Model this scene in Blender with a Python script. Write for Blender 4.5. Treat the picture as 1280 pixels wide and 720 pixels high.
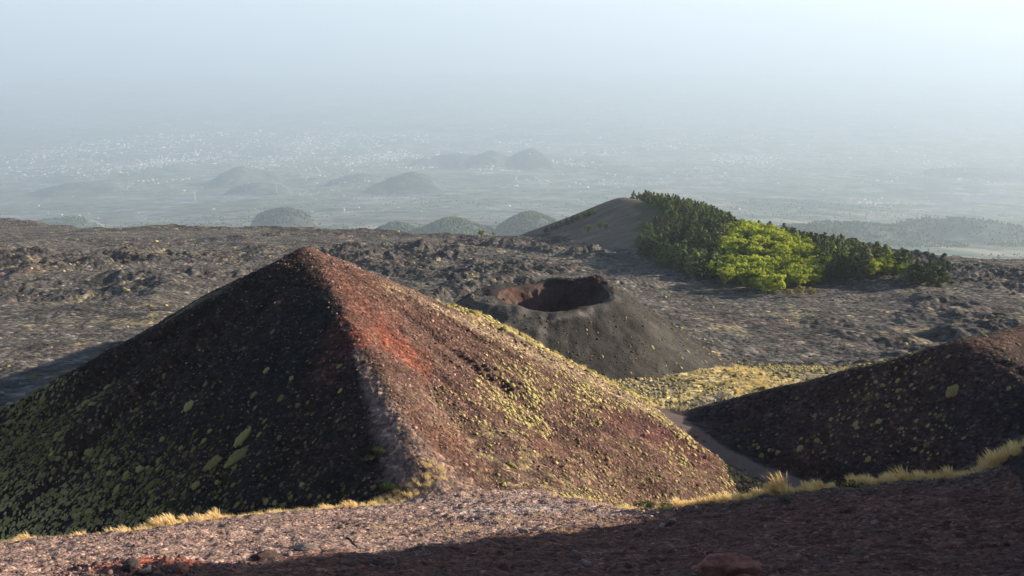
import bpy, math, random
import numpy as np

# ------------------------------------------------------------------ camera, sky, sun, exposure
for o in list(bpy.data.objects):
    bpy.data.objects.remove(o)
SC = bpy.context.scene
COL = SC.collection
PITCH = 14.8
F = 1440.0                                  # focal length in pixels of a 1280-wide picture
cd = bpy.data.cameras.new('camera')
cam = bpy.data.objects.new('camera', cd)
COL.objects.link(cam)
cam.location = (0, 0, 0)
cam.rotation_euler = (math.radians(90 - PITCH), 0, 0)
cd.sensor_width = 36
cd.lens = F / 1280 * 36
cd.clip_start = 0.5
cd.clip_end = 600000
SC.camera = cam

SUN_AZ, SUN_EL = 10.0, 18.5                 # degrees: from +X towards +Y, above the horizon
w = bpy.data.worlds.new('World')
SC.world = w
w.use_nodes = True
nt = w.node_tree
bg = nt.nodes['Background']
sky = nt.nodes.new('ShaderNodeTexSky')
sky.sky_type = 'NISHITA'
sky.sun_disc = False
sky.sun_elevation = math.radians(SUN_EL)
sky.sun_rotation = math.radians(90 - SUN_AZ)
sky.altitude = 1900
sky.dust_density = 3.0
sky.ozone_density = 0.6
nt.links.new(sky.outputs[0], bg.inputs[0])
bg.inputs[1].default_value = 0.10
sl = bpy.data.lights.new('sun', 'SUN')
sl.energy = 5.0
sl.angle = math.radians(0.53)
sl.color = (1.0, 0.87, 0.70)
sun = bpy.data.objects.new('sun', sl)
COL.objects.link(sun)
sun.rotation_euler = (math.radians(90 - SUN_EL), 0, math.radians(90 + SUN_AZ))
SC.view_settings.view_transform = 'Standard'
SC.view_settings.look = 'None'
SC.view_settings.gamma = 1
SC.view_settings.use_curve_mapping = False
SC.view_settings.exposure = 0.98
SC.render.engine = 'CYCLES'
SC.cycles.max_bounces = 8
SC.cycles.volume_bounces = 6

HAZE_DENSITY = 5.6e-5
HAZE_COLOR = (0.665, 0.785, 0.905)
HAZE_G = 0.22

rng = np.random.default_rng(7)
random.seed(7)

# ------------------------------------------------------------------ noise
def _h(ix, iy, s):
    n = (ix.astype(np.int64) * 374761393 + iy.astype(np.int64) * 668265263 + s * 974634541) & 0xffffffff
    n = ((n ^ (n >> 13)) * 1274126177) & 0xffffffff
    n = n ^ (n >> 16)
    return (n & 0xffff).astype(np.float64) / 65535.0

def vn(x, y, s=0):
    ix = np.floor(x); iy = np.floor(y)
    fx = x - ix; fy = y - iy
    fx = fx * fx * fx * (fx * (fx * 6 - 15) + 10); fy = fy * fy * fy * (fy * (fy * 6 - 15) + 10)
    a = _h(ix, iy, s); b = _h(ix + 1, iy, s); c = _h(ix, iy + 1, s); d = _h(ix + 1, iy + 1, s)
    return ((a * (1 - fx) + b * fx) * (1 - fy) + (c * (1 - fx) + d * fx) * fy) * 2 - 1

def fbm(x, y, n=4, s=0, g=0.5):
    t = 0; a = 1; q = 0
    for i in range(n):
        ca, sa = math.cos(i * 1.1), math.sin(i * 1.1)
        t = t + a * vn(x * ca - y * sa + i * 17.3, x * sa + y * ca - i * 9.1, s + i)
        q += a; a *= g; x = x * 2.03; y = y * 2.03
    return t / q

def ridged(x, y, n=4, s=0, g=0.5):
    t = 0; a = 1; q = 0
    for i in range(n):
        ca, sa = math.cos(i * 1.3), math.sin(i * 1.3)
        t = t + a * (1 - 2 * np.abs(vn(x * ca - y * sa + i * 7.7, x * sa + y * ca, s + i)))
        q += a; a *= g; x = x * 2.07; y = y * 2.07
    return t / q

def sstep(a, b, x):
    t = np.clip((x - a) / (b - a), 0, 1)
    return t * t * (3 - 2 * t)

def smax(a, b, k):
    h = np.clip(0.5 + 0.5 * (a - b) / k, 0, 1)
    return b * (1 - h) + a * h + k * h * (1 - h)

# ------------------------------------------------------------------ survey: where a line of sight goes
cp, sp = math.cos(math.radians(PITCH)), math.sin(math.radians(PITCH))
def ray(px, py):
    u = (px - 640) / F; v = (360 - py) / F
    return np.array([u, cp + v * sp, -sp + v * cp])
def at(px, py, Y):
    d = ray(px, py)
    return d * (Y / d[1])

def seg_dist(X, Y, pts):
    """distance to a polyline in plan, and the fraction-interpolated third coordinate"""
    best = np.full(np.shape(X), 1e9); zz = np.zeros(np.shape(X)); tt = np.zeros(np.shape(X))
    n = len(pts) - 1
    for i in range(n):
        (x0, y0, z0), (x1, y1, z1) = pts[i], pts[i + 1]
        dx, dy = x1 - x0, y1 - y0
        t = np.clip(((X - x0) * dx + (Y - y0) * dy) / (dx * dx + dy * dy), 0, 1)
        d = np.hypot(X - x0 - t * dx, Y - y0 - t * dy)
        m = d < best
        best = np.where(m, d, best); zz = np.where(m, z0 + t * (z1 - z0), zz); tt = np.where(m, (i + t) / n, tt)
    return best, zz, tt

# ------------------------------------------------------------------ the land
PEAK = at(375, 317, 115)
SADDLE = at(552, 618, 80)
_c = [(-200, 700, 56), (-60, 684, 57), (60, 672, 58), (160, 662, 60), (250, 649, 64), (350, 638, 69), (450, 631, 75), (550, 622, 80), (620, 617, 80),
      (690, 617, 78), (780, 630, 66), (830, 633, 60), (900, 626, 58), (960, 614, 58), (1050, 606, 58), (1120, 597, 58), (1280, 586, 58), (1420, 580, 58)]
CR = np.array([at(*c) for c in _c])
C2 = at(690, 366, 200)
HC = at(1120, 447, 118)                      # crest of the right hill
PATHL = [tuple(at(px, py, Y)) for px, py, Y in ((822, 514, 128), (838, 522, 122), (862, 540, 116.5), (900, 566, 113), (945, 588, 110), (985, 602, 107.5), (1040, 622, 103))]
RIDGEB = [tuple(at(px, py, Y)) for px, py, Y in ((548, 385, 140), (590, 399, 137), (650, 430, 134), (720, 469, 131), (775, 497, 128))]
RBX, RBY = [p[0] for p in RIDGEB], [p[1] for p in RIDGEB]
WR = [tuple(at(px, py, Y)) for px, py, Y in ((780, 247, 880), (845, 262, 760), (905, 288, 640), (955, 312, 545))]
WR2 = [tuple(at(px, py, Y)) for px, py, Y in ((925, 290, 720), (985, 294, 680), (1055, 314, 650), (1130, 337, 640))]
FRr_ = [0, 1000, 1300, 1800, 3000, 5000, 8000, 13000, 20000, 30000, 50000, 200000]
FRz_ = [-260, -270, -330, -480, -745, -1120, -1580, -2220, -2840, -3300, -3700, -3700]
FAR_R = []
FAR_CONES = []   # X, Y, top z, slope, wobble seed
for px, yt, yb, hw in ((565, 275, 300, 52), (495, 281, 300, 36), (662, 268, 298, 40), (355, 263, 286, 36), (300, 208, 230, 48), (320, 229, 242, 40),
                       (515, 215, 240, 50), (452, 217, 232, 40), (664, 185, 209, 40), (614, 188, 209, 40), (575, 192, 207, 60), (1085, 283, 298, 80), (1010, 286, 302, 60), (1215, 278, 298, 100),
                       (60, 277, 290, 60), (90, 230, 240, 60), (1220, 214, 222, 60)):
    Ys = np.geomspace(2500, 80000, 4000); tb = -ray(px, yb)[2] / ray(px, yb)[1]
    Y = Ys[np.argmax(-np.interp(Ys * math.hypot(1, (px - 640) / F), FRr_, FRz_) / Ys < tb)]
    p = at(px, yt, Y); FAR_CONES.append((p[0], p[1], p[2], (yb - yt) / hw)); FAR_R.append(hw / F * Y)

OCC = (64.0, 40.0, 17.0)  # unseen hill, added and shaped to cast the foreground shadow

def near(X, Y):
    Yc = np.interp(X, CR[:, 0], CR[:, 1]); zc = np.interp(X, CR[:, 0], CR[:, 2])
    t = (Y - 38) / np.maximum(Yc - 38, 1)
    a = np.where(Y < 38, -1.6 - .508 * np.maximum(Y, 0) - .4 * np.maximum(-Y, 0), -20.9 + (zc + 20.9) * t)
    back = .56 - .16 * np.exp(-((X + 3) / 6) ** 2)
    b = zc - back * (Y - Yc)
    z = -smax(-a, -b, .8)
    z = np.where(Y < Yc - 6, a, z)
    z = z - .5 * np.maximum(0, -X - 45) - .5 * np.maximum(0, X - 80)
    # a low bank of clods below the right crest, and a heap of red stones at the bottom left
    p = at(190, 716, 40)
    z = z + .55 * np.exp(-(((X - p[0]) / 2.6) ** 2 + ((Y - p[1]) / 1.6) ** 2))
    return z

def bend_(dx, dy): return 1.2 * sstep(-22, -40, dy) * sstep(-4, 8, dx)
def cone1(X, Y):
    dx = X - PEAK[0]; dy = Y - PEAK[1]
    wob = fbm(X * .05, Y * .05, 3, 11) * 1.0
    f1 = .505 * (dx - 1.8) - .071 * dy
    f2 = -.39 * (dx - bend_(dx, dy)) - .43 * dy
    f3 = -.578 * dx + .15 * dy
    f4 = .505 * (dx - 3.4) + .36 * (dy + 2.5)
    d = smax(smax(f1, f2, 1.1), smax(f3, f4, .7), .7)
    # erosion gully left of the front ridge's shoulder and one on the lit face
    g = np.exp(-((f1 - f2 - 5.0) / 2.2) ** 2) * sstep(3, 9, d) * sstep(16, 11, d)
    g1 = sstep(2, 8, d)
    gul = fbm(np.arctan2(dy, dx) * 5.5 + .02 * d, d * .06, 3, 15) * 1.15
    d = np.sqrt(np.maximum(d, -1) ** 2 + 1.9)
    return PEAK[2] + 1.0 - d - .45 * g + (wob * .4 + gul) * g1

def hill3(X, Y):
    dx = X - HC[0]; dy = Y - HC[1]
    f3 = -.493 * dx - .333 * dy
    f4 = -.276 * dx + .45 * dy
    f5 = .3 * dx - .1 * dy - 5.5
    return HC[2] - smax(smax(f3, f4, .8), f5, 2.0) + fbm(X * .08, Y * .08, 3, 31) * .5

def occ(X, Y):
    return OCC[2] - np.hypot(X - OCC[0], 1.13 * (Y - OCC[1])) + fbm(X * .2, Y * .2, 3, 37) * .8

def cone2(X, Y):
    dx = X - C2[0]; dy = Y - C2[1]
    r = np.hypot(dx, dy); th = np.arctan2(dy, dx)
    left = np.exp(-((np.abs(th) - math.pi) / .7) ** 2)
    rough = np.exp(-((th - .75) / .35) ** 2)
    zr = C2[2] + .5 * np.exp(-((th + 2.9) / .6) ** 2) + 1.1 * rough * (1 + .6 * ridged(X * .6, Y * .6, 3, 41)) - .5 * np.exp(-((th - 2.) / .5) ** 2) + .55 * fbm(X * .22, Y * .22, 3, 42) + .028 * dx
    R = 10.4 + 1.3 * fbm(np.cos(th) * 2.2, np.sin(th) * 2.2, 3, 43) - 1.0 * left
    Ro = R + .9 + 4.0 * left
    slope = .62 + .10 * np.exp(-((th + .1) / .7) ** 2) - .33 * np.exp(-((th + 2.25) / .5) ** 2)
    out = zr - slope * np.maximum(0, r - Ro) - .05 * np.maximum(0, r - R)
    bowl = .8 * np.exp(-(((dx + 12.2) / 2.0) ** 2 + ((dy - 1.0) / 3.2) ** 2))
    out = out - bowl
    ins = zr - 1.25 * np.maximum(0, R - r) + 1.4 * ridged(X * .35, Y * .35, 3, 44) * sstep(0, 2, R - r)
    ins = np.maximum(ins, C2[2] - 8)
    z = np.where(r > R, out, ins)
    # soft lip
    lip = np.exp(-((r - R) / 1.1) ** 2)
    z = z - .35 * lip
    # spur running down in front of the rim
    th0 = -1.75
    z = z + .5 * np.exp(-((th - th0) / .16) ** 2) * sstep(12, 17, r) * sstep(34, 22, r)
    return z

VLy = [0, 60, 80, 100, 150, 200, 300, 1000]
VLz = [-42, -42, -46, -55, -70, -82, -97.5, -208.8]
VRy = [0, 60, 100, 108, 122, 130, 155, 190, 225, 260, 300, 1000]
VRz = [-46, -46, -50, -49.6, -47.6, -51, -58.5, -65, -77, -89.5, -97.5, -208.8]
FRr, FRz = FRr_, FRz_

def floor_(X, Y, r):
    Yr = np.maximum(Y, .55 * r)
    vl = np.interp(Yr, VLy, VLz); vr = np.interp(Yr, VRy, VRz)
    v = vl + (vr - vl) * sstep(-32, 0, X)
    Ye = np.interp(X, [-700, -350, -180, -60, 0, 95, 130, 165, 330, 900], [1010, 1015, 985, 880, 850, 960, 860, 690, 640, 610])
    Ye = Ye + 40 * fbm(X * .02, Y * 0 + 3, 3, 51)
    over = np.maximum(0, Y - Ye)
    return v - .1 * over - .35 * np.maximum(0, over - 8)

def lava_noise(X, Y):
    """jagged flow surface: lobes, levees and clinker"""
    wx = X + 22 * fbm(X * .012, Y * .012, 2, 61); wy = Y + 22 * fbm(X * .012 + 9, Y * .012, 2, 62)
    lob = lobes(X, Y)
    big = ridged(wx * .011, wy * .009, 3, 63) * 3.6 + lob * 1.6
    mid = ridged(wx * .055, wy * .036, 3, 65) * 1.5
    tum = np.maximum(0, fbm(wx * .035, wy * .05, 2, 69) - .26) * 6
    fine = fbm(X * .25, Y * .13, 3, 67, .6) * 1.6
    return big + (mid + tum + fine) * (.28 + .95 * lob)
def lobes(X, Y):
    """1 on rough clinker lobes, 0 on older ash-covered flow"""
    wx = X + 30 * fbm(X * .009, Y * .012, 2, 73); wy = Y + 14 * fbm(X * .012 + 4, Y * .02, 2, 74)
    return sstep(-.12, .16, fbm(wx * .011, wy * .009, 3, 75))

NAMES = ['hillside', 'cinder_cone', 'right_ridge', 'hill', 'crater_cone', 'lava_field', 'wooded_hill', 'plain']
def land(X, Y, full=False):
    X = np.asarray(X, float); Y = np.asarray(Y, float)
    shp = X.shape
    X = X.ravel(); Y = Y.ravel()
    r = np.hypot(X, Y)
    LO = -1e4
    def part(m, fn):
        o = np.full(X.shape, LO); o[m] = fn(X[m], Y[m]); return o
    nearm = (r < 330)
    n_ = part(r < 260, near)
    c1 = part(nearm & (Y > 50), cone1)
    h3 = part(nearm & (Y > 40), hill3)
    oc = part(r < 200, occ)
    c2 = part((np.hypot(X - C2[0], Y - C2[1]) < 90), cone2)
    fl = floor_(X, Y, r)
    m = (r > 110) & (r < 2500)
    ln = np.zeros(X.shape); ln[m] = lava_noise(X[m], Y[m])
    amp = sstep(185, 330, Y + .6 * np.abs(X - 5) * (Y > 120)) * np.clip(.4 + Y / 900, 0, 1.15) * sstep(1400, 1000, Y) * (1 - .6 * sstep(620, 880, Y))
    # soft ash apron with long folds between the crater cone and the lava
    fold = np.zeros(X.shape); fm = (r > 150) & (r < 400)
    fold[fm] = ridged(X[fm] * .045 + Y[fm] * .02, Y[fm] * .012 - X[fm] * .01, 2, 71) * 1.3 * sstep(190, 215, Y[fm]) * sstep(8, 28, X[fm])
    fl = fl + amp * ln + fold * (1 - .6 * amp)
    # far country
    fr = np.interp(r, FRr, FRz)
    m = r > 900
    Xm, Ym, rm = X[m], Y[m], r[m]
    sc = np.clip(rm / 12000, .12, 1) * sstep(32000, 18000, rm)
    fr[m] += sc * (fbm(Xm * .0006, Ym * .0006, 4, 81) * 20 + fbm(Xm * .004, Ym * .004, 3, 83) * 9)
    for (x, y, zt, s), Rc in zip(FAR_CONES, FAR_R):
        dm = np.hypot(X - x, Y - y) < 3500
        if dm.any():
            q = np.hypot(X[dm] - x, (Y[dm] - y) * .8)
            wv = 1 + .75 * fbm(X[dm] * .002, Y[dm] * .002, 3, 85)
            hgt = zt - s * wv * (np.sqrt(q * q + 3600) - 60) - .6 * np.maximum(0, q - .95 * Rc)
            fr[dm] = smax(fr[dm], hgt, 26.0)
    # wooded hill and the bare cone at its end
    wd = np.full(X.shape, LO); m = (r > 400) & (r < 1300) & (Y > 0)
    Xm, Ym = X[m], Y[m]
    d1, z1, t1 = seg_dist(Xm, Ym, WR); d2, z2, t2 = seg_dist(Xm, Ym, WR2)
    ww = fbm(Xm * .02, Ym * .02, 3, 91)
    s1 = .46 - .16 * sstep(0, .4, t1)
    wd[m] = smax(z1 - s1 * (np.sqrt(d1 * d1 + 40) - 6.3) + ww * 1.2 * sstep(4, 40, d1), z2 - .3 * (np.sqrt(d2 * d2 + 60) - 7.7) + ww * 1.5, 3.0)
    comps = np.stack([n_, c1, h3, oc, c2, fl, wd, fr])
    # low ridge with the grassy trail behind the red cone
    rb, rz, _ = seg_dist(X, Y, RIDGEB)
    comps[5] = np.where(rb < 25, smax(comps[5], rz - np.where(Y > np.interp(X, RBX, RBY), .24, .55) * (np.sqrt(rb * rb + .5) - .7) - .9 * np.maximum(0, rb - 4.5), .6), comps[5])
    fl = comps[5]
    reg = np.argmax(comps, 0)
    z = smax(n_, c1, 1.6)
    z = smax(z, oc, 2.0)
    g = smax(h3, fl, 2.0)
    g = smax(g, c2, 1.2)
    g = smax(g, wd, 4.0)
    g = smax(g, fr, 12.0)
    z = smax(z, g, 1.6)
    # the path: a flattened bed
    pd, pz, _ = seg_dist(X, Y, PATHL)
    py_ = np.array(PATHL)[::-1]; xp = np.interp(Y, py_[:, 1], py_[:, 0])
    reg = np.where((reg == 1) & (Y > 100) & (Y < 130) & (X > xp), 2, reg)
    k = sstep(4.2, 1.5, pd)
    z = z * (1 - k) + (pz + .0) * k
    # surface grain of loose cinder, coarser near the trodden saddle
    m = r < 330
    Xm, Ym = X[m], Y[m]
    grain = fbm(Xm * 1.1, Ym * 1.1, 3, 101, .6)
    zg = .16 * grain + .25 * fbm(Xm * .22, Ym * .22, 2, 105)
    tread = vn(Xm * 1.7, Ym * 1.7, 107)
    ns = ((reg[m] == 0)).astype(float)
    zg = zg * (1 - .75 * (reg[m] == 4)) + ns * (-.10 * np.maximum(0, tread) + .06 * vn(Xm * 2.9, Ym * 2.9, 109))
    zg = zg * (1 - .85 * k[m])
    z[m] += zg
    if full:
        return z.reshape(shp), reg.reshape(shp), pd.reshape(shp)
    return z.reshape(shp)

def hit(px, py, y0=30, y1=3000):
    """the first point of the land on a line of sight of the survey"""
    d = ray(px, py)
    Ys = np.geomspace(y0, y1, 2500)
    P = d[None] * (Ys / d[1])[:, None]
    zz = land(P[:, 0], P[:, 1])
    k = np.nonzero(zz >= P[:, 2])[0]
    if len(k) == 0: return None
    i = k[0]
    if i == 0: return P[0]
    a = zz[i - 1] - P[i - 1, 2]; b = zz[i] - P[i, 2]
    t = a / (a - b)
    return P[i - 1] * (1 - t) + P[i] * t

def hits(pts):
    """many lines of sight at once: arrays of px,py -> points (nan where none)"""
    pts = np.asarray(pts, float)
    out = np.full((len(pts), 3), np.nan)
    for i in range(0, len(pts), 400):
        q = pts[i:i + 400]
        D = np.stack([ray(a, b) for a, b in q])
        Ys = np.geomspace(36, 1500, 900)
        P = D[:, None, :] * (Ys[None, :] / D[:, 1:2])[:, :, None]
        zz = land(P[..., 0], P[..., 1])
        below = zz >= P[..., 2]
        k = below.argmax(1); ok = below.any(1) & (k > 0)
        for j in np.nonzero(ok)[0]:
            a = zz[j, k[j] - 1] - P[j, k[j] - 1, 2]; b = zz[j, k[j]] - P[j, k[j], 2]
            t = a / (a - b)
            out[i + j] = P[j, k[j] - 1] * (1 - t) + P[j, k[j]] * t
    return out

def normal_at(X, Y, e=.6):
    gx = (land(X + e, Y) - land(X - e, Y)) / (2 * e); gy = (land(X, Y + e) - land(X, Y - e)) / (2 * e)
    n = np.stack([-gx, -gy, np.ones_like(gx)], -1)
    return n / np.linalg.norm(n, axis=-1, keepdims=True)

# ------------------------------------------------------------------ mesh helpers
def link_mesh(name, V, Fc, mat=None, parent=None, smooth=False, attrs=None):
    me = bpy.data.meshes.new(name)
    V = np.asarray(V, np.float32); Fc = np.asarray(Fc, np.int32)
    n = Fc.shape[1]
    me.vertices.add(len(V)); me.vertices.foreach_set('co', V.ravel())
    me.loops.add(Fc.size); me.loops.foreach_set('vertex_index', Fc.ravel())
    me.polygons.add(len(Fc))
    me.polygons.foreach_set('loop_start', np.arange(0, Fc.size, n, dtype=np.int32))
    me.polygons.foreach_set('loop_total', np.full(len(Fc), n, np.int32))
    if smooth: me.polygons.foreach_set('use_smooth', np.ones(len(Fc), bool))
    if attrs:
        for k, a in attrs.items():
            a = np.asarray(a, np.float32)
            if a.ndim == 2:
                at_ = me.attributes.new(k, 'FLOAT_COLOR', 'POINT')
                c = np.ones((len(V), 4), np.float32); c[:, :3] = a
                at_.data.foreach_set('color', c.ravel())
            else:
                at_ = me.attributes.new(k, 'FLOAT', 'POINT'); at_.data.foreach_set('value', a)
    me.update(calc_edges=True)
    if mat: me.materials.append(mat)
    ob = bpy.data.objects.new(name, me)
    COL.objects.link(ob)
    if parent: ob.parent = parent
    return ob

# ------------------------------------------------------------------ materials
class N:
    def __init__(s, name):
        s.m = bpy.data.materials.new(name); s.m.use_nodes = True
        s.t = s.m.node_tree; s.t.nodes.clear()
        s.out = s.t.nodes.new('ShaderNodeOutputMaterial')
    def n(s, ty, **kw):
        nd = s.t.nodes.new(ty)
        for k, v in kw.items():
            if k in nd.inputs: nd.inputs[k].default_value = v
            else: setattr(nd, k, v)
        return nd
    def l(s, a, b): s.t.links.new(a, b)
    def coord(s):
        return s.n('ShaderNodeTexCoord').outputs['Object']
    def noise(s, scale, detail=4, rough=.6, co=None):
        nd = s.n('ShaderNodeTexNoise'); nd.inputs['Scale'].default_value = scale
        nd.inputs['Detail'].default_value = detail; nd.inputs['Roughness'].default_value = rough
        s.l(co if co is not None else s.coord(), nd.inputs['Vector']); return nd
    def ramp(s, fac, stops):
        r = s.n('ShaderNodeValToRGB'); e = r.color_ramp.elements
        while len(e) < len(stops): e.new(.5)
        for i, (p, c) in enumerate(stops):
            e[i].position = p; e[i].color = (*c, 1) if len(c) == 3 else c
        s.l(fac, r.inputs[0]); return r.outputs[0]
    def mix(s, fac, a, b, mode='MIX'):
        m = s.n('ShaderNodeMix', data_type='RGBA', blend_type=mode)
        for sock, v in ((m.inputs[0], fac), (m.inputs[6], a), (m.inputs[7], b)):
            if isinstance(v, (int, float)): sock.default_value = v
            elif isinstance(v, tuple): sock.default_value = (*v, 1) if len(v) == 3 else v
            else: s.l(v, sock)
        return m.outputs[2]
    def bsdf(s, col, rough=.95, spec=.15, bump=None, strength=.6, dist=.1):
        b = s.n('ShaderNodeBsdfPrincipled')
        if isinstance(col, tuple): b.inputs['Base Color'].default_value = (*col, 1)
        else: s.l(col, b.inputs['Base Color'])
        b.inputs['Roughness'].default_value = rough
        b.inputs['Specular IOR Level'].default_value = spec
        if bump is not None:
            bp = s.n('ShaderNodeBump'); bp.inputs['Strength'].default_value = strength; bp.inputs['Distance'].default_value = dist
            s.l(bump, bp.inputs['Height']); s.l(bp.outputs[0], b.inputs['Normal'])
        s.l(b.outputs[0], s.out.inputs[0]); s.b = b
        return b

def ground_mat(name, s1, s2, bump_scale, bump_dist, var=.55, peb=None, strength=.8):
    """land surface: the zone colour of the place, broken up by procedural grain"""
    k = N(name); co = k.coord()
    a = k.n('ShaderNodeAttribute', attribute_name='zone')
    n1 = k.noise(s1, 6, .7, co); n2 = k.noise(s2, 5, .65, co)
    v1 = k.ramp(n1.outputs['Fac'], [(.3, (1 - var,) * 3), (.7, (1 + var,) * 3)])
    v2 = k.ramp(n2.outputs['Fac'], [(.25, (1 - var * .7,) * 3), (.75, (1 + var * .7,) * 3)])
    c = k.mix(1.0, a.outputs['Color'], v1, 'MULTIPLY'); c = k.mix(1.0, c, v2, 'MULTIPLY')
    nb = k.noise(bump_scale, 5, .7, co)
    h = nb.outputs['Fac']
    if peb:
        vo = k.n('ShaderNodeTexVoronoi'); vo.inputs['Scale'].default_value = peb
        k.l(co, vo.inputs['Vector'])
        pv = k.ramp(k.n('ShaderNodeSeparateColor').outputs[0], [(0, (1, 1, 1)), (1, (1, 1, 1))]) if False else None
        sc = k.n('ShaderNodeSeparateColor'); k.l(vo.outputs['Color'], sc.inputs[0])
        pc = k.ramp(sc.outputs[0], [(0, (.45, .45, .47)), (.6, (1, 1, 1)), (.86, (1.15, 1.1, 1.08)), (.97, (2.1, 1.95, 1.85))])
        c = k.mix(1.0, c, pc, 'MULTIPLY')
        mm = k.n('ShaderNodeMath', operation='SUBTRACT'); k.l(h, mm.inputs[0]); k.l(vo.outputs['Distance'], mm.inputs[1])
        h = mm.outputs[0]
    k.bsdf(c, .97, .08, h, strength, bump_dist)
    return k.m

M = {}
M['hillside'] = ground_mat('trodden_cinder', .5, 5.0, 7.0, .12, .4, 5.5)
M['cinder_cone'] = ground_mat('red_cinder', .35, 2.2, 3.5, .18, .38, 3.2)
M['right_ridge'] = M['cinder_cone']
M['hill'] = M['cinder_cone']
M['crater_cone'] = ground_mat('black_cinder', .22, 1.3, 1.1, .3, .34)
M['lava_field'] = ground_mat('clinker_lava', .10, .8, .55, .9, .5, .45, 1.0)
M['wooded_hill'] = ground_mat('hill_ash', .06, .5, .5, .4, .35)
M['plain'] = ground_mat('distant_country', .003, .012, .01, 12.0, .8)
M['path'] = ground_mat('path_cinder', .5, 6, 8, .05, .18)

# ------------------------------------------------------------------ colour of the ground (what lies there, with some light and shade painted in)
def mixc(c, col, m):
    return c * (1 - m[:, None]) + np.asarray(col)[None] * m[:, None]

def zone_color(X, Y, Z, reg, pd):
    n = len(X)
    c = np.zeros((n, 3))
    nz = fbm(X * .06, Y * .06, 4, 201); nf = fbm(X * .3, Y * .3, 3, 205)
    # hillside
    i = reg == 0
    x, y = X[i], Y[i]
    k = np.tile(np.array([.29, .198, .160]), (i.sum(), 1))
    k = mixc(k, (.35, .27, .235), sstep(.0, .5, nz[i]))
    k = mixc(k, (.38, .32, .29), sstep(.1, .45, fbm(x * .12 + 4, y * .12, 3, 208)) * sstep(9, 3, np.abs(y - 68)) * .7)
    dark = sstep(-.2, .5, (x * .55 - (y - 46) * .62 + 4 + 2 * nf[i]) / 6)     # brown-red cinder of the right bank, its cast shadow darkened into the colour
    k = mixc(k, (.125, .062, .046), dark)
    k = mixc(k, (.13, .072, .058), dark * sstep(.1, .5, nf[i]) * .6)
    p = at(190, 716, 40)
    k = mixc(k, (.34, .10, .06), sstep(1, .2, np.hypot((x - p[0]) / 4.2, (y - p[1]) / 2.4) + .3 * nf[i]))
    c[i] = k
    # red cone
    i = reg == 1
    x, y = X[i], Y[i]
    dx = x - PEAK[0]; dy = y - PEAK[1]
    f1 = .505 * (dx - 1.8) - .071 * dy; f2 = -.39 * (dx - bend_(dx, dy)) - .43 * dy
    d = PEAK[2] - Z[i]
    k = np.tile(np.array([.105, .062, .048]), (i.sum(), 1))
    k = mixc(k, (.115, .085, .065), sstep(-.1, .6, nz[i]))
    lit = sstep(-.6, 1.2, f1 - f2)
    k = mixc(k, (.023, .020, .019), 1 - lit)                                   # dark cinder of the left flank, its shade put into the colour
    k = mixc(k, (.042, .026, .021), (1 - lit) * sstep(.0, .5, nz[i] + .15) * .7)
    up = sstep(7, 2.5, d)
    k = mixc(k, (.112, .060, .046), up * lit * .8)
    q = (f1 - f2)
    # rust band down the right of the front ridge
    for (px, py, rr, a) in ((430, 350, 3.0, .15), (455, 385, 2.6, .22), (478, 410, 1.9, .62), (492, 425, 1.4, .6), (512, 447, 1.5, .55), (526, 462, 1.3, .35), (452, 425, 1.0, .5), (560, 545, 2.0, .28), (520, 520, 2.6, .2), (690, 560, 2, .15), (420, 450, 3, .25)):
        b = FP[(px, py)]
        e = np.hypot(x - b[0], (y - b[1]) * .55) / rr + .35 * nf[i]
        k = mixc(k, (.205, .062, .038), sstep(1.3, 0, e + .55 * fbm(x * 1.2, y * .8, 3, 217)) * a)
    # pale trodden band on the front ridge
    rd, _, tt = seg_dist(x, y, TRAIL)
    wdt = .5 + 3.4 * tt ** 1.7
    k = mixc(k, (.215, .15, .12), sstep(1.3, .4, rd / wdt + .25 * nf[i]) * .9)
    # straw strips along the sky line of the lit face
    e = np.abs(f1 - f4_(x, y) - .4)
    k = mixc(k, (.42, .33, .20), sstep(1.3, .3, e + .8 * nf[i]) * sstep(2, 5, d) * .45)
    yv = sstep(5, 11, d + 2 * nz[i] + .14 * (dx - 18)) * lit * sstep(2, 6, rd)
    k = mixc(k, (.27, .21, .105), sstep(.12, .4, fbm(x * .9, y * .9, 3, 219)) * yv * (.3 + .7 * sstep(-.2, .3, nz[i])) * .75)
    # dark purple-red lower band
    b = FP[(860, 560)]; b2 = FP[(770, 520)]
    e, _, _ = seg_dist(x, y, [tuple(b2), tuple(b)])
    k = mixc(k, (.10, .045, .042), sstep(3.5, 1, e + 1.4 * nf[i]) * .8)
    c[i] = k
    # right hill and the unseen shadow-casting hill
    i = (reg == 2) | (reg == 3)
    k = np.tile(np.array([.05, .036, .033]), (i.sum(), 1))
    k = mixc(k, (.075, .045, .036), sstep(-.1, .4, nz[i]))
    k = mixc(k, (.03, .028, .03), sstep(.0, .5, fbm(X[i] * .09, Y[i] * .09, 3, 215)) * .7)
    c[i] = k
    # crater cone
    i = reg == 4
    x, y = X[i] - C2[0], Y[i] - C2[1]
    r = np.hypot(x, y); th = np.arctan2(y, x)
    k = np.tile(np.array([.038, .036, .033]), (i.sum(), 1))
    k = mixc(k, (.058, .054, .046), sstep(-.2, .6, nz[i]) * .6)
    k = mixc(k, (.125, .118, .096), sstep(.35, -.35, (th + 1.75)) * sstep(10, 13, r) * .7 * (y < 4))  # front-left flank lightened: stronger light there put into the colour
    ins = sstep(.8, -.3, r - 10.2)
    k = mixc(k, (.06, .04, .034), ins)
    k = mixc(k, (.12, .06, .045), ins * sstep(-2, -6, x) * sstep(-.3, .3, nf[i]))
    k = mixc(k, (.10, .068, .056), ins * sstep(4, -4, x) * .5)
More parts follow.
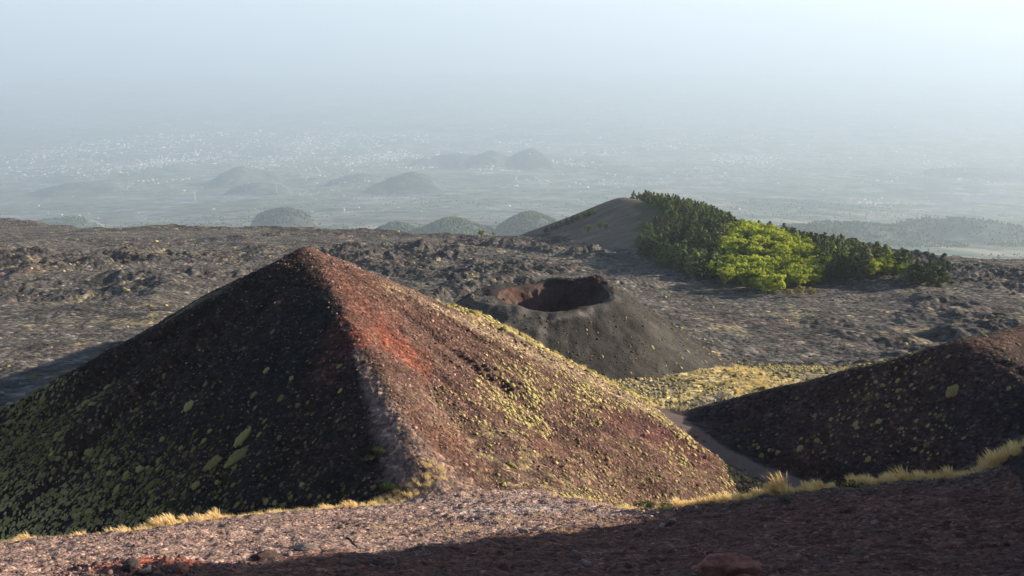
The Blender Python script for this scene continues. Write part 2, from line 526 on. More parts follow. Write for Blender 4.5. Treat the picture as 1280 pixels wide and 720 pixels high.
    k = mixc(k, (.05, .03, .03), np.exp(-((th - .75) / .35) ** 2) * sstep(7, 9, r) * sstep(14, 12, r))
    k = mixc(k, (.17, .16, .135), sstep(1.6, .3, np.abs(r - 11.8)) * (y < 0) * .2)
    for ln in CTRAIL:
        e, _, _ = seg_dist(X[i], Y[i], ln)
        k = mixc(k, (.20, .175, .15), sstep(.8, .25, e + .35 * nf[i]) * .4)
    k = mixc(k, (.072, .067, .058), sstep(.1, .45, fbm(th * 7, r * .05, 3, 243)) * sstep(11, 15, r) * .55)
    c[i] = k
    # lava field, apron
    i = reg == 5
    x, y, z = X[i], Y[i], Z[i]
    k = np.tile(np.array([.105, .096, .085]), (i.sum(), 1))
    l1 = fbm(x * .022, y * .016, 4, 221); l2 = fbm(x * .13, y * .065, 4, 225)
    lb = lobes(x, y)
    k = mixc(k, (.060, .055, .051), lb * .8)
    k = mixc(k, (.05, .045, .043), sstep(.05, .45, l1) * .6)
    k = mixc(k, (.115, .103, .082), sstep(.0, .5, l2) * .5)
    k = mixc(k, (.23, .195, .12), sstep(.34, .58, l2 + .35 * l1) * .6)
    k = mixc(k, (.12, .088, .075), sstep(.2, .5, fbm(x * .03 + 5, y * .05, 3, 229)) * .5)
    ap = sstep(300, 235, y + .5 * np.abs(x - 25)) * (x > -5)
    k = mixc(k, (.17, .155, .115), ap * .8 * sstep(124, 134, y))
    k = mixc(k, (.055, .040, .035), sstep(134, 124, y) * sstep(8, 14, x))
    gb = FP[(905, 470)]
    e = np.hypot((x - gb[0]) / 13, (y - gb[1]) / 22)
    k = mixc(k, (.40, .32, .14), sstep(1.2, .2, e + .7 * fbm(x * .25, y * .1, 3, 231)) * .85)
    for (a, b) in (((893, 440), (985, 482)), ((895, 452), (965, 484)), ((840, 500), (905, 470))):
        e, _, _ = seg_dist(x, y, [tuple(FP[a]), tuple(FP[b])])
        k = mixc(k, (.46, .37, .17), sstep(2.2, .6, e + .9 * fbm(x * .4, y * .4, 2, 233)))
    # the trail ridge behind the red cone
    rb, rz, _ = seg_dist(x, y, RIDGEB)
    k = mixc(k, (.13, .085, .07), sstep(3.2, 1.5, rb))
    k = mixc(k, (.42, .35, .17), sstep(2.6, .6, np.abs(rb - 4.2) + 1.1 * nf[i]) * .85 * (y > np.interp(x, RBX, RBY)))
    k = mixc(k, (.12, .115, .105), sstep(30, 12, np.hypot(x + 100, y - 260)) * .5)
    c[i] = k
    # wooded hill
    i = reg == 6
    x, y = X[i], Y[i]
    k = np.tile(np.array([.155, .115, .08]), (i.sum(), 1))
    k = mixc(k, (.11, .088, .07), sstep(.0, .5, fbm(x * .03, y * .03, 3, 241)))
    wp = sstep(.106, .118, x / y + .012 * nz[i])
    k = mixc(k, (.06, .075, .032), wp)
    c[i] = k
    # far country
    i = reg == 7
    x, y = X[i], Y[i]; r = np.hypot(x, y)
    k = np.tile(np.array([.10, .12, .08]), (i.sum(), 1))
    f1 = fbm(x * .0008, y * .0005, 4, 251); f2 = fbm(x * .003, y * .0018, 4, 255)
    k = mixc(k, (.05, .075, .045), sstep(.0, .4, f1))
    k = mixc(k, (.21, .19, .14), sstep(.1, .5, f2) * .7)
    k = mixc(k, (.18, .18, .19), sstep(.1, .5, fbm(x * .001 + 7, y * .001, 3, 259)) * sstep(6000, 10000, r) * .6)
    lv = sstep(.1, .4, fbm(x * .0006 + 3, y * .0006, 3, 263)) * sstep(13000, 6000, r)
    k = mixc(k, (.11, .105, .10), lv * .7)
    hill = np.zeros(i.sum())
    for (a, b, zt, s), Rc in zip(FAR_CONES, FAR_R):
        hill = np.maximum(hill, sstep(1.25, .9, np.hypot(x - a, y - b) / Rc + .25 * fbm(x * .003, y * .003, 3, 265)))
    k = mixc(k, (.035, .05, .034), hill * .65)
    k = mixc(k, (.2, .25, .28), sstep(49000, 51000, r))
    c[i] = k
    m = sstep(2.0, 1.0, pd + .5 * nf)
    c = mixc(c, (.165, .122, .105), m)
    return np.clip(c, .004, .8)

def f4_(x, y): return .505 * (x - PEAK[0] - 3.4) + .36 * (y - PEAK[1] + 2.5)

FP = {}
for p in ((430, 350), (455, 385), (478, 410), (492, 425), (512, 447), (526, 462), (452, 425), (560, 545), (520, 520), (690, 560), (420, 450), (860, 560), (770, 520),
          (905, 470), (893, 440), (985, 482), (895, 452), (965, 484), (840, 500)):
    FP[p] = hit(*p)
CTRAIL = [[tuple(hit(*p)) for p in ((600, 374), (640, 389), (690, 401), (735, 392), (762, 372))], [tuple(hit(*p)) for p in ((683, 403), (673, 425), (684, 448), (700, 462))]]
TRAIL = [tuple(hit(*p)) for p in ((446, 440), (462, 475), (488, 525), (520, 575), (560, 608))]

# ------------------------------------------------------------------ land meshes
def steps(segs):
    out = []
    for a, b, d in segs:
        out.append(np.arange(a, b, d) if d > 0 else np.geomspace(a, b, int(-d), endpoint=False))
    return np.concatenate(out)
QUALITY = 1.0
R_ = steps([(3, 34, 1.0), (34, 84, .17 / QUALITY), (84, 132, .17 / QUALITY), (132, 250, .36 / QUALITY), (250, 480, .95 / QUALITY), (480, 1060, 1.7 / QUALITY), (1060, 24000, -470), (24000, 185001, -90)])
A_ = np.radians(np.concatenate([np.arange(-180, -40, 4.0), np.arange(-40, -28, .25), np.arange(-28, 28, .052 / QUALITY), np.arange(28, 62, .25), np.arange(62, 180, 4.0)]))
RR, AA = np.meshgrid(R_, A_, indexing='ij')
GX = RR * np.sin(AA); GY = RR * np.cos(AA)
print('grid', GX.shape, GX.size)
GZ, GR, GP = land(GX, GY, True)
GC = zone_color(GX.ravel(), GY.ravel(), GZ.ravel(), GR.ravel(), GP.ravel())
nr, na = GX.shape
idx = np.arange(nr * na).reshape(nr, na)
nxt = np.roll(idx, -1, axis=1)
Q = np.stack([idx[:-1], nxt[:-1], nxt[1:], idx[1:]], -1).reshape(-1, 4)
regf = GR.ravel().copy()
regf[GP.ravel() < 1.3] = 8
qreg = regf[Q[:, 0]]
PV = np.stack([GX.ravel(), GY.ravel(), GZ.ravel()], 1)
for ri, nm in enumerate(['hillside', 'cinder_cone', 'right_ridge', 'hill', 'crater_cone', 'lava_field', 'wooded_hill', 'plain', 'path']):
    q = Q[qreg == ri]
    if len(q) == 0: continue
    u, inv = np.unique(q.ravel(), return_inverse=True)
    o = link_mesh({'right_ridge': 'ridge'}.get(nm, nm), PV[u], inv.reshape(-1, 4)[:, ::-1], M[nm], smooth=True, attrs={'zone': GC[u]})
    o['kind'] = 'structure'

# ------------------------------------------------------------------ haze
def haze():
    x, y0, y1, z0, z1 = 190000, -190000, 190000, -4000, 40
    V = [(-x, y0, z0), (x, y0, z0), (x, y1, z0), (-x, y1, z0), (-x, y0, z1), (x, y0, z1), (x, y1, z1), (-x, y1, z1)]
    Fc = [(0, 3, 2, 1), (4, 5, 6, 7), (0, 1, 5, 4), (1, 2, 6, 5), (2, 3, 7, 6), (3, 0, 4, 7)]
    k = N('haze_air')
    v = k.n('ShaderNodeVolumePrincipled')
    v.inputs['Color'].default_value = (*HAZE_COLOR, 1)
    v.inputs['Density'].default_value = HAZE_DENSITY
    v.inputs['Anisotropy'].default_value = HAZE_G
    k.l(v.outputs[0], k.out.inputs['Volume'])
    o = link_mesh('haze', V, Fc, k.m)
    o['kind'] = 'stuff'
haze()
#@@REST
# ------------------------------------------------------------------ things: tags and copies
def tag(o, label, cat, group=None):
    o['label'] = label; o['category'] = cat
    if group: o['group'] = group
    return o
def empty(name, loc, rz=0.0, sc=1.0):
    o = bpy.data.objects.new(name, None); COL.objects.link(o)
    o.empty_display_size = .5
    o.location = loc; o.rotation_euler = (0, 0, rz); o.scale = (sc, sc, sc)
    return o
def project(P):
    P = np.asarray(P, float)
    fwd = P[:, 1] * cp - P[:, 2] * sp; up = P[:, 1] * sp + P[:, 2] * cp
    return 640 + F * P[:, 0] / fwd, 360 - F * up / fwd
def visible(P, lift=.3, n=160):
    """is the sight line from the survey point to P (lifted a little) clear of the land"""
    P = np.asarray(P, float); out = np.zeros(len(P), bool)
    ts = np.linspace(.12, .985, n)
    for i in range(0, len(P), 2500):
        q = P[i:i + 2500].copy(); q[:, 2] += lift
        L = q[:, None, :] * ts[None, :, None]
        zz = land(L[..., 0], L[..., 1])
        out[i:i + 2500] = (L[..., 2] > zz - .05).all(1)
    return out
def inpoly(px, py, poly):
    c = np.zeros(len(px), bool); j = len(poly) - 1
    for i in range(len(poly)):
        xi, yi = poly[i]; xj, yj = poly[j]
        m = ((yi > py) != (yj > py)) & (px < (xj - xi) * (py - yi) / (yj - yi + 1e-12) + xi)
        c ^= m; j = i
    return c
def merged(name, temps, P, S, ROT, mat, normals=None, tint=None, kind='stuff', down=None):
    """one mesh of many pieces: TEMPS [(V,F)], position, scale (n,3), yaw, and the ground's normal to sit on"""
    Vs, Fs, Ts = [], [], []; off = 0
    n = len(P); pick = rng.integers(0, len(temps), n)
    for t, (V, Fc) in enumerate(temps):
        I = np.nonzero(pick == t)[0]
        if len(I) == 0: continue
        c, s = np.cos(ROT[I]), np.sin(ROT[I])
        v = V[None] * S[I][:, None, :]
        x = v[..., 0] * c[:, None] - v[..., 1] * s[:, None]; y = v[..., 0] * s[:, None] + v[..., 1] * c[:, None]; z = v[..., 2]
        if normals is not None:
            nn = normals[I]
            z = z - (nn[:, 0:1] * x + nn[:, 1:2] * y) / nn[:, 2:3]
        w_ = np.stack([x, y, z], -1) + P[I][:, None, :]
        f = Fc[None] + (np.arange(len(I)) * len(V))[:, None, None] + off
        Vs.append(w_.reshape(-1, 3)); Fs.append(f.reshape(-1, Fc.shape[1]))
        if tint is not None: Ts.append(np.repeat(tint[I], len(V)))
        off += len(I) * len(V)
    if not Vs: return None
    o = link_mesh(name, np.concatenate(Vs), np.concatenate(Fs), mat, smooth=False, attrs={'tint': np.concatenate(Ts)} if tint is not None else None)
    o['kind'] = kind
    return o

# ------------------------------------------------------------------ shapes
def ico(sub):
    import bmesh
    b = bmesh.new(); bmesh.ops.create_icosphere(b, subdivisions=sub, radius=1.0)
    V = np.array([v.co[:] for v in b.verts]); Fc = np.array([[v.index for v in f.verts] for f in b.faces]); b.free()
    return V, Fc
def n3(V, s, seed, n=3):
    return (fbm(V[:, 0] * s + seed * 3.1, V[:, 1] * s + V[:, 2] * s * .73, n, seed) + fbm(V[:, 2] * s - seed, V[:, 0] * s * .6 - V[:, 1] * s, n, seed + 5)) * .5
def rock_shape(sub, seed, rough=.45, cuts=7):
    V, Fc = ico(sub); r = np.random.default_rng(seed)
    V = V * (1 + rough * n3(V, 1.3, seed)[:, None])
    for k in range(cuts):                                                     # broken faces
        d = r.normal(size=3); d /= np.linalg.norm(d); h = r.uniform(.55, .85)
        e = np.maximum(0, V @ d - h); V = V - e[:, None] * d[None] * .9
    if sub > 2: V = V * (1 + .22 * n3(V, 3.2, seed + 40, 3)[:, None] + .16 * n3(V, 9, seed + 50, 3)[:, None])
    V = V * np.array([1, r.uniform(.65, .95), r.uniform(.5, .8)])
    return V, Fc
def cushion_shape(sub, seed):
    V, Fc = ico(sub)
    V = V * (1 + .45 * n3(V, 1.8, seed)[:, None] + .5 * n3(V, 5.0, seed + 9, 2)[:, None])
    V = V * np.array([1, 1, .78]); V[:, 2] = np.where(V[:, 2] < 0, V[:, 2] * .35, V[:, 2])
    return V, Fc
def tuft_shape(seed, nb=90, h=1.0, spread=.35, lean=(-.28, -.05), plume=True):
    r = np.random.default_rng(seed); V = []; Fc = []
    for b in range(nb):
        a = r.uniform(0, 2 * math.pi); q = spread * math.sqrt(r.random()) * .5
        x, y = q * math.cos(a), q * math.sin(a)
        L = h * r.uniform(.45, 1.0); o = r.uniform(.15, .55)
        dx = math.cos(a) * o * .55 + lean[0] * r.uniform(.6, 1.5); dy = math.sin(a) * o * .55 + lean[1]
        w_ = .011 * r.uniform(.7, 1.3); pa = r.uniform(0, math.pi); wx, wy = math.cos(pa) * w_, math.sin(pa) * w_
        base = len(V)
        for k, t in enumerate((0, .4, .75, 1.0)):
            f = (1 - t) * .9 + .1
            if plume and b % 3 == 0 and k == 2: f = 1.9
            cx, cy, cz = x + dx * L * t * t, y + dy * L * t * t, L * (t - .18 * t * t)
            V += [(cx - wx * f, cy - wy * f, cz), (cx + wx * f, cy + wy * f, cz)]
        for k in range(3):
            i = base + 2 * k; Fc.append((i, i + 1, i + 3, i + 2))
    return np.array(V), np.array(Fc)
def leaf_cloud(r, centers, radii, per, size, flat=.6, outward=.7):
    V = []; Fc = []
    for c, R in zip(centers, radii):
        for k in range(per):
            d = r.normal(size=3); d /= np.linalg.norm(d); d[2] = d[2] * .8 + .15
            p = c + d * R * r.uniform(.55, 1.05) * np.array([1, 1, flat])
            n = d * outward + r.normal(size=3) * .5; n /= np.linalg.norm(n)
            a = np.cross(n, r.normal(size=3)); a /= np.linalg.norm(a); b = np.cross(n, a)
            s = size * r.uniform(.6, 1.35); i = len(V)
            V += [p - a * s, p + b * s * .7, p + a * s, p - b * s * .7]
            Fc.append((i, i + 1, i + 2, i + 3))
    return np.array(V), np.array(Fc)
def pine_crown(seed):
    r = np.random.default_rng(seed); C_, R_2 = [], []
    top = r.uniform(.95, 1.05); wide = r.uniform(.24, .33); lo = r.uniform(.10, .2)
    n = 11
    for i in range(n):
        h = lo + (top - lo) * (i / (n - 1)) ** .92
        q = (h - lo) / (top - lo)
        rad = wide * max(.03, 1 - q ** 1.7) ** .8 * (1.0 if q > .12 else .8)
        m = max(2, int(round(8 * (1 - q * .8))))
        for k in range(m):
            a = r.uniform(0, 2 * math.pi); rr = rad * r.uniform(.55, 1.1) if m > 1 else 0
            C_.append(np.array([rr * math.cos(a), rr * math.sin(a), h + r.normal() * .02])); R_2.append(.07 + .055 * (1 - q) * r.uniform(.7, 1.3))
    return leaf_cloud(r, C_, R_2, 15, .042, .75, 1.2)
def broad_crown(seed, squat=.42):
    r = np.random.default_rng(seed); C_, R_2 = [], []
    for i in range(34):
        d = r.normal(size=3); d /= np.linalg.norm(d)
        q = r.uniform(.55, 1.0)
        C_.append(np.array([d[0] * .36 * q, d[1] * .36 * q, .56 + d[2] * squat * q * .85])); R_2.append(r.uniform(.08, .14))
    return leaf_cloud(r, C_, R_2, 26, .046, .8, 1.3)
def trunk_shape(h, r0, seed, limbs=5, top=.75):
    r = np.random.default_rng(seed); V = []; Fc = []
    def tube(pts, rad, ns=6):
        b = len(V)
        for p, q in zip(pts, rad):
            for k in range(ns):
                a = 2 * math.pi * k / ns; V.append((p[0] + q * math.cos(a), p[1] + q * math.sin(a), p[2]))
        for i in range(len(pts) - 1):
            for k in range(ns):
                Fc.append((b + i * ns + k, b + i * ns + (k + 1) % ns, b + (i + 1) * ns + (k + 1) % ns, b + (i + 1) * ns + k))
    wob = r.normal(size=(5, 2)) * .008
    pts = [(wob[i, 0] * i, wob[i, 1] * i, -.03 + (h * top + .03) * i / 4) for i in range(5)]
    tube(pts, [r0 * (1.25 if i == 0 else 1) * (1 - .2 * i) for i in range(5)])
    for k in range(limbs):
        z = h * r.uniform(.3, .65); a = r.uniform(0, 2 * math.pi); L = h * r.uniform(.12, .22)
        tube([(0, 0, z), (math.cos(a) * L * .6, math.sin(a) * L * .6, z + L * .4), (math.cos(a) * L, math.sin(a) * L, z + L * .9)], [r0 * .4, r0 * .28, r0 * .1], 4)
    return np.array(V), np.array(Fc)

# ------------------------------------------------------------------ plant, stone and house materials
def leaf_mat(name, c1, c2, trans=.35, tint='obj', patch=0.0, tcol=1.3):
    k = N(name)
    if tint == 'obj': f = k.n('ShaderNodeObjectInfo').outputs['Random']
    else: f = k.n('ShaderNodeAttribute', attribute_name='tint').outputs['Fac']
    c = k.ramp(f, [(0, c1), (1, c2)])
    no = k.noise(patch if patch else 2.0, 4, .6)
    v = k.ramp(no.outputs['Fac'], [(.3, (.6, .62, .6)), (.7, (1.35, 1.3, 1.25))])
    c = k.mix(1.0, c, v, 'MULTIPLY')
    d = k.n('ShaderNodeBsdfDiffuse'); k.l(c, d.inputs[0])
    t = k.n('ShaderNodeBsdfTranslucent'); k.l(k.mix(1.0, c, (tcol, tcol, tcol * .7), 'MULTIPLY'), t.inputs[0])
    m = k.n('ShaderNodeMixShader'); m.inputs[0].default_value = trans
    k.l(d.outputs[0], m.inputs[1]); k.l(t.outputs[0], m.inputs[2]); k.l(m.outputs[0], k.out.inputs[0])
    return k.m
def rock_mat(name, c1, c2, scale=2.0, tint=None):
    k = N(name)
    no = k.noise(scale, 7, .7)
    c = k.ramp(no.outputs['Fac'], [(.3, c1), (.7, c2)])
    if tint:
        f = k.n('ShaderNodeAttribute', attribute_name='tint').outputs['Fac']
        c = k.mix(1.0, c, k.ramp(f, [(0, (.45, .42, .42)), (.7, (1.1, 1.05, 1.0)), (.93, (1.5, 1.35, 1.25)), (1, (2.4, 2.3, 2.2))]), 'MULTIPLY')
    k.bsdf(c, .93, .15, k.noise(scale * 5, 5, .7).outputs['Fac'], .8, .05)
    return k.m
MT = dict(
    cushion=leaf_mat('cushion_plant', (.16, .135, .052), (.36, .31, .13), .08, 'obj', 6.0),
    cushions=leaf_mat('cushion_cover', (.10, .088, .036), (.52, .44, .20), .08, 'att', 5.0),
    straw=leaf_mat('dry_straw', (.70, .52, .28), (.86, .70, .45), .3, 'obj', 9.0, 1.2),
    straws=leaf_mat('dry_straw_cover', (.62, .47, .23), (.82, .67, .40), .3, 'att', 9.0, 1.2),
    pine=leaf_mat('pine_needles', (.055, .075, .036), (.20, .225, .09), .05, 'obj', .35),
    pines=leaf_mat('pine_needles_far', (.055, .075, .036), (.20, .225, .09), .05, 'att', .35),
    beech=leaf_mat('fresh_leaves', (.17, .22, .035), (.42, .46, .07), .38, 'obj', .5, 1.3),
    green=leaf_mat('shrub_leaves', (.055, .08, .04), (.09, .11, .055), .25, 'obj', 3.0),
    gold=leaf_mat('pale_shrub_leaves', (.20, .20, .07), (.33, .29, .11), .35, 'obj', .6),
    forest=leaf_mat('far_forest', (.04, .062, .028), (.13, .16, .05), .2, 'att', .05),
    bark=rock_mat('bark', (.05, .04, .032), (.11, .09, .075), 3.0),
    gravel=rock_mat('cinder_gravel', (.12, .078, .066), (.27, .185, .16), 1.2, True),
    dark_rock=rock_mat('dark_scoria', (.055, .040, .036), (.12, .085, .075), 3.0),
    red_rock=rock_mat('red_scoria', (.10, .035, .028), (.46, .20, .14), 2.6),
    pale_rock=rock_mat('pale_scoria', (.17, .12, .10), (.36, .28, .245), 3.0),
    wood=rock_mat('weathered_wood', (.03, .028, .028), (.08, .075, .07), 4.0),
)

# ------------------------------------------------------------------ trees of the wooded hill
print('trees')
pine_tr = link_mesh; PC = [pine_crown(500 + i) for i in range(7)]; BC = [broad_crown(540 + i, .36 + .02 * i) for i in range(6)]
def mesh_of(name, VF, mat, smooth=False):
    o = link_mesh(name, VF[0], VF[1], mat, smooth=smooth); me = o.data; bpy.data.objects.remove(o); return me
PCM = [mesh_of('crown', c, MT['pine']) for c in PC]
PTM = [mesh_of('trunk', trunk_shape(1.0, .018, 560 + i, 4, .9), MT['bark']) for i in range(3)]
BCM = [mesh_of('crown', c, MT['beech']) for c in BC]
GCM = [mesh_of('crown', c, MT['gold']) for c in BC[:3]]
BTM = [mesh_of('trunk', trunk_shape(1.0, .022, 570 + i, 6, .6), MT['bark']) for i in range(3)]
def tree(name, crown, trunk, P, h, label, cat, group, wide=1.0):
    t = empty(name, P, rng.uniform(0, 6.28))
    t.scale = (h * wide, h * wide, h)
    for nm, me in (('crown', crown), ('trunk', trunk)):
        c = bpy.data.objects.new(nm, me); COL.objects.link(c); c.parent = t
    return tag(t, label, cat, group)

POLY_A = [(786, 250), (835, 256), (872, 264), (906, 280), (922, 298), (910, 318), (897, 336), (892, 352), (866, 348), (838, 335), (806, 324), (794, 306), (812, 290), (832, 276), (826, 262)]
POLY_B = [(906, 304), (926, 292), (975, 306), (1014, 324), (1030, 348), (1008, 366), (962, 371), (922, 364), (894, 354), (900, 335)]
POLY_C = [(935, 296), (985, 298), (1050, 316), (1120, 340), (1190, 356), (1150, 360), (1105, 350), (1060, 351), (1032, 355), (1020, 342), (1005, 325), (975, 310)]
def jitter_grid(x0, x1, y0, y1, s, sy=None):
    sy = sy or s
    gx, gy = np.meshgrid(np.arange(x0, x1, s), np.arange(y0, y1, sy))
    gx = gx + rng.uniform(-.42, .42, gx.shape) * s; gy = gy + rng.uniform(-.42, .42, gx.shape) * sy
    return gx.ravel(), gy.ravel()
gx, gy = jitter_grid(60, 420, 440, 960, 5.4, 6.4)
gz = land(gx, gy); P = np.stack([gx, gy, gz], 1)
px, py = project(P)
inA, inB, inC = inpoly(px, py, POLY_A), inpoly(px, py, POLY_B), inpoly(px, py, POLY_C)
k = inA | inB | inC
P, px, py, inA, inB, inC = P[k], px[k], py[k], inA[k], inB[k], inC[k]
v = visible(P, 7.5)
P, px, py, inA, inB, inC = P[v], px[v], py[v], inA[v], inB[v], inC[v]
open('/tmp/log.txt', 'w').write(str(('candidates', inA.sum(), inB.sum(), inC.sum())))
forest_P = []
beech = [i for i in range(len(P)) if inB[i]]
pines = [i for i in range(len(P)) if not inB[i]]
rng.shuffle(pines); rng.shuffle(beech)
order = sorted(pines, key=lambda i: P[i, 1])
keepers = set(order[:290])
for i in pines:
    mixed = rng.random()
    if i in keepers:
        a = inA[i]
        leafy = mixed < (.06 if a else .30)
        h = rng.uniform(8.0, 12.5) * (.8 if a and P[i, 1] > 760 else 1)
        if leafy:
            tree('leafy_tree', BCM[rng.integers(6)], BTM[rng.integers(3)], P[i], h * .8, 'pale green leafy tree standing among the dark pines', 'tree', 'leafy trees among the pines', rng.uniform(.75, 1.0))
        else:
            tree('pine_tree', PCM[rng.integers(7)], PTM[rng.integers(3)], P[i], h,
                 'dark green pine on the slope beside the bare brown cone' if a else 'dark green pine in the belt behind the bright leafy grove', 'tree',
                 'pines on the wooded hill' if a else 'pines behind the bright grove', rng.uniform(.95, 1.35))
    else: forest_P.append(i)
for i in beech[:190]:
    tree('leafy_tree', BCM[rng.integers(6)], BTM[rng.integers(3)], P[i], rng.uniform(6.5, 11.0), 'bright yellow green leafy tree in the sunlit grove', 'tree', 'leafy trees of the bright grove', rng.uniform(1.0, 1.35))
print('pines', len(keepers), 'rest', len(forest_P), 'beech', min(190, len(beech)))
if forest_P:
    q = P[forest_P]; n = len(q); h = rng.uniform(6, 9, n)
    o = merged('pine_wood', PC[:3], q, np.stack([h, h, h], 1), rng.uniform(0, 6.28, n), MT['pines'], tint=rng.random(n))
# trees and shrubs on and below the bare cone, at the grove's foot and at the lava's edge
def spot(px, py, y0=200, y1=1500):
    return hit(px, py, y0, y1)
for j, (a, b, h) in enumerate(((700, 284, 5), (708, 281, 5.5), (716, 279, 6), (722, 276, 5.5), (731, 273, 5.5), (736, 270, 5), (690, 288, 4.5), (683, 291, 4.5), (742, 268, 4), (695, 287, 4.5))):
    p = spot(a, b)
    if p is not None: tree('pine_tree', PCM[j % 7], PTM[j % 3], p, h, 'small dark pine on the left edge of the bare brown cone', 'tree', 'pines up the left edge of the bare cone', 1.3)
for a, b, h, lab in ((735, 291, 6.5, 'rounded pale green tree at the foot of the bare cone, left of a pair'), (750, 288, 7, 'slender pale tree at the foot of the bare cone, left one of a close pair'),
                     (757, 288, 6.5, 'slender pale tree at the foot of the bare cone, right one of a close pair'), (706, 291, 2.5, 'tiny pale shrub low on the left foot of the bare cone'),
                     (602, 296, 6.5, 'straw coloured shrub on the far edge of the lava field'), (617, 295, 3.6, 'low olive shrub beside the straw coloured one on the far lava edge'),
                     (1000, 369, 4.5, 'olive yellow shrub at the right foot of the bright grove'), (1014, 371, 4.2, 'olive yellow shrub rightmost at the foot of the bright grove'),
                     (986, 371, 3.6, 'small olive yellow shrub in front of the bright grove')):
    p = spot(a, b)
    if p is not None: tree('shrub' if h < 5 else 'small_tree', GCM[len(lab) % 3], BTM[len(lab) % 3], p, h, lab, 'shrub' if h < 5 else 'tree', None, 1.15 if 'slender' not in lab else .7)

# ------------------------------------------------------------------ far wooded hills: woods nobody could count
print('far woods')
Pf, hf = [], []
lowpine = ico(1)
def blob(seed):
    V, Fc = ico(1); V = V * (1 + .5 * n3(V, 1.5, seed)[:, None]); V = V * np.array([.42, .42, .55]); V[:, 2] += .5; return V, Fc
for ci, n, R in ((0, 900, 130), (1, 500, 110), (2, 900, 170), (3, 500, 190), (11, 900, 260), (12, 700, 220), (13, 500, 260), (14, 300, 200)):
    x, y, zt, s = FAR_CONES[ci]
    a = rng.uniform(0, 6.28, n); R = 1.1 * {0: 52, 1: 36, 2: 40, 3: 36, 11: 110, 12: 70, 13: 110, 14: 60}[ci] / F * y; n = int(n * 1.8)
    a = rng.uniform(0, 6.28, n); q = np.sqrt(rng.random(n)) * R
    X, Y = x + q * np.cos(a), y + q * np.sin(a)
    gate = fbm(X * .006, Y * .006, 3, 301 + ci) + .25 > rng.uniform(-.4, .5, n) * .6
    Pf.append(np.stack([X[gate], Y[gate]], 1)); hf.append(rng.uniform(9, 17, gate.sum()))
n = 11000
a = np.radians(rng.uniform(-27, 27, n)); r_ = 3800 * (11000 / 3800) ** rng.random(n)
X, Y = r_ * np.sin(a), r_ * np.cos(a)
g = fbm(X * .001, Y * .0007, 3, 311) > rng.uniform(-.15, .3, n)
Pf.append(np.stack([X[g], Y[g]], 1)); hf.append(rng.uniform(6, 13, g.sum()))
Pf = np.concatenate(Pf); hf = np.concatenate(hf)
Pf = np.column_stack([Pf, land(Pf[:, 0], Pf[:, 1])])
ok = Pf[:, 1] > 1100
Pf, hf = Pf[ok], hf[ok]
merged('forest', [blob(600 + i) for i in range(6)], Pf, np.stack([hf * rng.uniform(.8, 1.4, len(hf)), hf * 1.1, hf], 1), rng.uniform(0, 6.28, len(hf)), MT['forest'], tint=rng.random(len(hf)) ** 1.6)

# ------------------------------------------------------------------ towns on the plain
print('towns')
def house_shape(L, W, H, R, flat=False):
    V = [(-L, -W, -3), (L, -W, -3), (L, W, -3), (-L, W, -3), (-L, -W, H), (L, -W, H), (L, W, H), (-L, W, H), (-L * .98, 0, H + R), (L * .98, 0, H + R)]
    Fq = [(0, 1, 5, 4), (2, 3, 7, 6), (1, 2, 6, 5), (3, 0, 4, 7), (4, 5, 9, 8), (6, 7, 8, 9), (5, 6, 9, 9), (7, 4, 8, 8)]
    return np.array(V, float), np.array(Fq)
def hit_far(px, py): return hit(px, py, 2600, 150000)
k = N('town_plaster')
f = k.n('ShaderNodeAttribute', attribute_name='tint').outputs['Fac']
k.bsdf(k.ramp(f, [(0, (.2, .17, .15)), (.6, (.40, .36, .33)), (1, (.8, .78, .75))]), .8, .2); MT['towns'] = k.m
k = N('house_plaster'); f = k.n('ShaderNodeObjectInfo').outputs['Random']
k.bsdf(k.ramp(f, [(0, (.35, .31, .28)), (1, (.8, .78, .75))]), .8, .2); MT['plaster'] = k.m
k = N('house_roof'); f = k.n('ShaderNodeObjectInfo').outputs['Random']
k.bsdf(k.ramp(f, [(0, (.30, .16, .11)), (1, (.62, .55, .50))]), .8, .2); MT['roof'] = k.m
CL = [(175, 205, 30, 12, 420), (230, 200, 50, 16, 500), (300, 190, 60, 14, 500), (380, 185, 45, 12, 420), (450, 200, 40, 12, 480), (195, 180, 40, 10, 360), (340, 205, 40, 8, 260), (420, 175, 60, 8, 360),
      (510, 197, 40, 7, 520), (545, 210, 35, 5, 240), (590, 212, 40, 4, 140), (640, 178, 40, 6, 140), (505, 176, 40, 7, 200), (730, 205, 50, 8, 220), (760, 190, 40, 6, 160), (830, 181, 50, 4, 120),
      (925, 203, 40, 7, 240), (960, 198, 45, 5, 220), (1020, 200, 40, 5, 160), (880, 217, 40, 6, 90), (1085, 226, 20, 2, 30), (1090, 254, 35, 4, 110), (790, 232, 40, 6, 110), (700, 230, 60, 8, 120),
      (170, 228, 25, 4, 140), (210, 226, 30, 4, 80), (440, 221, 60, 6, 160), (280, 170, 80, 5, 320), (60, 195, 60, 16, 500), (100, 210, 50, 10, 240), (1180, 200, 60, 12, 300), (1200, 225, 50, 8, 120), (960, 175, 120, 5, 120)]
hp = []
for (a, b, sx, sy, n) in CL:
    c = hit_far(a, b)
    if c is None: continue
    up = hit_far(a, b - sy)
    dy = abs(up[1] - c[1]) if up is not None else 3000
    dx = sx / F * c[1]
    m = int(n * 1.7)
    gx = rng.normal(size=m) * dx * .62; gy = rng.normal(size=m) * dy * .62
    nx = fbm((c[0] + gx) / 700, (c[1] + gy) / 1400, 3, 331)
    keep = nx > rng.uniform(-.45, .4, m)
    hp.append(np.stack([c[0] + gx[keep], c[1] + gy[keep]], 1))
n = 900                                                                     # scattered farms
a = np.radians(rng.uniform(-26, 26, n)); r_ = rng.uniform(8400, 29000, n)
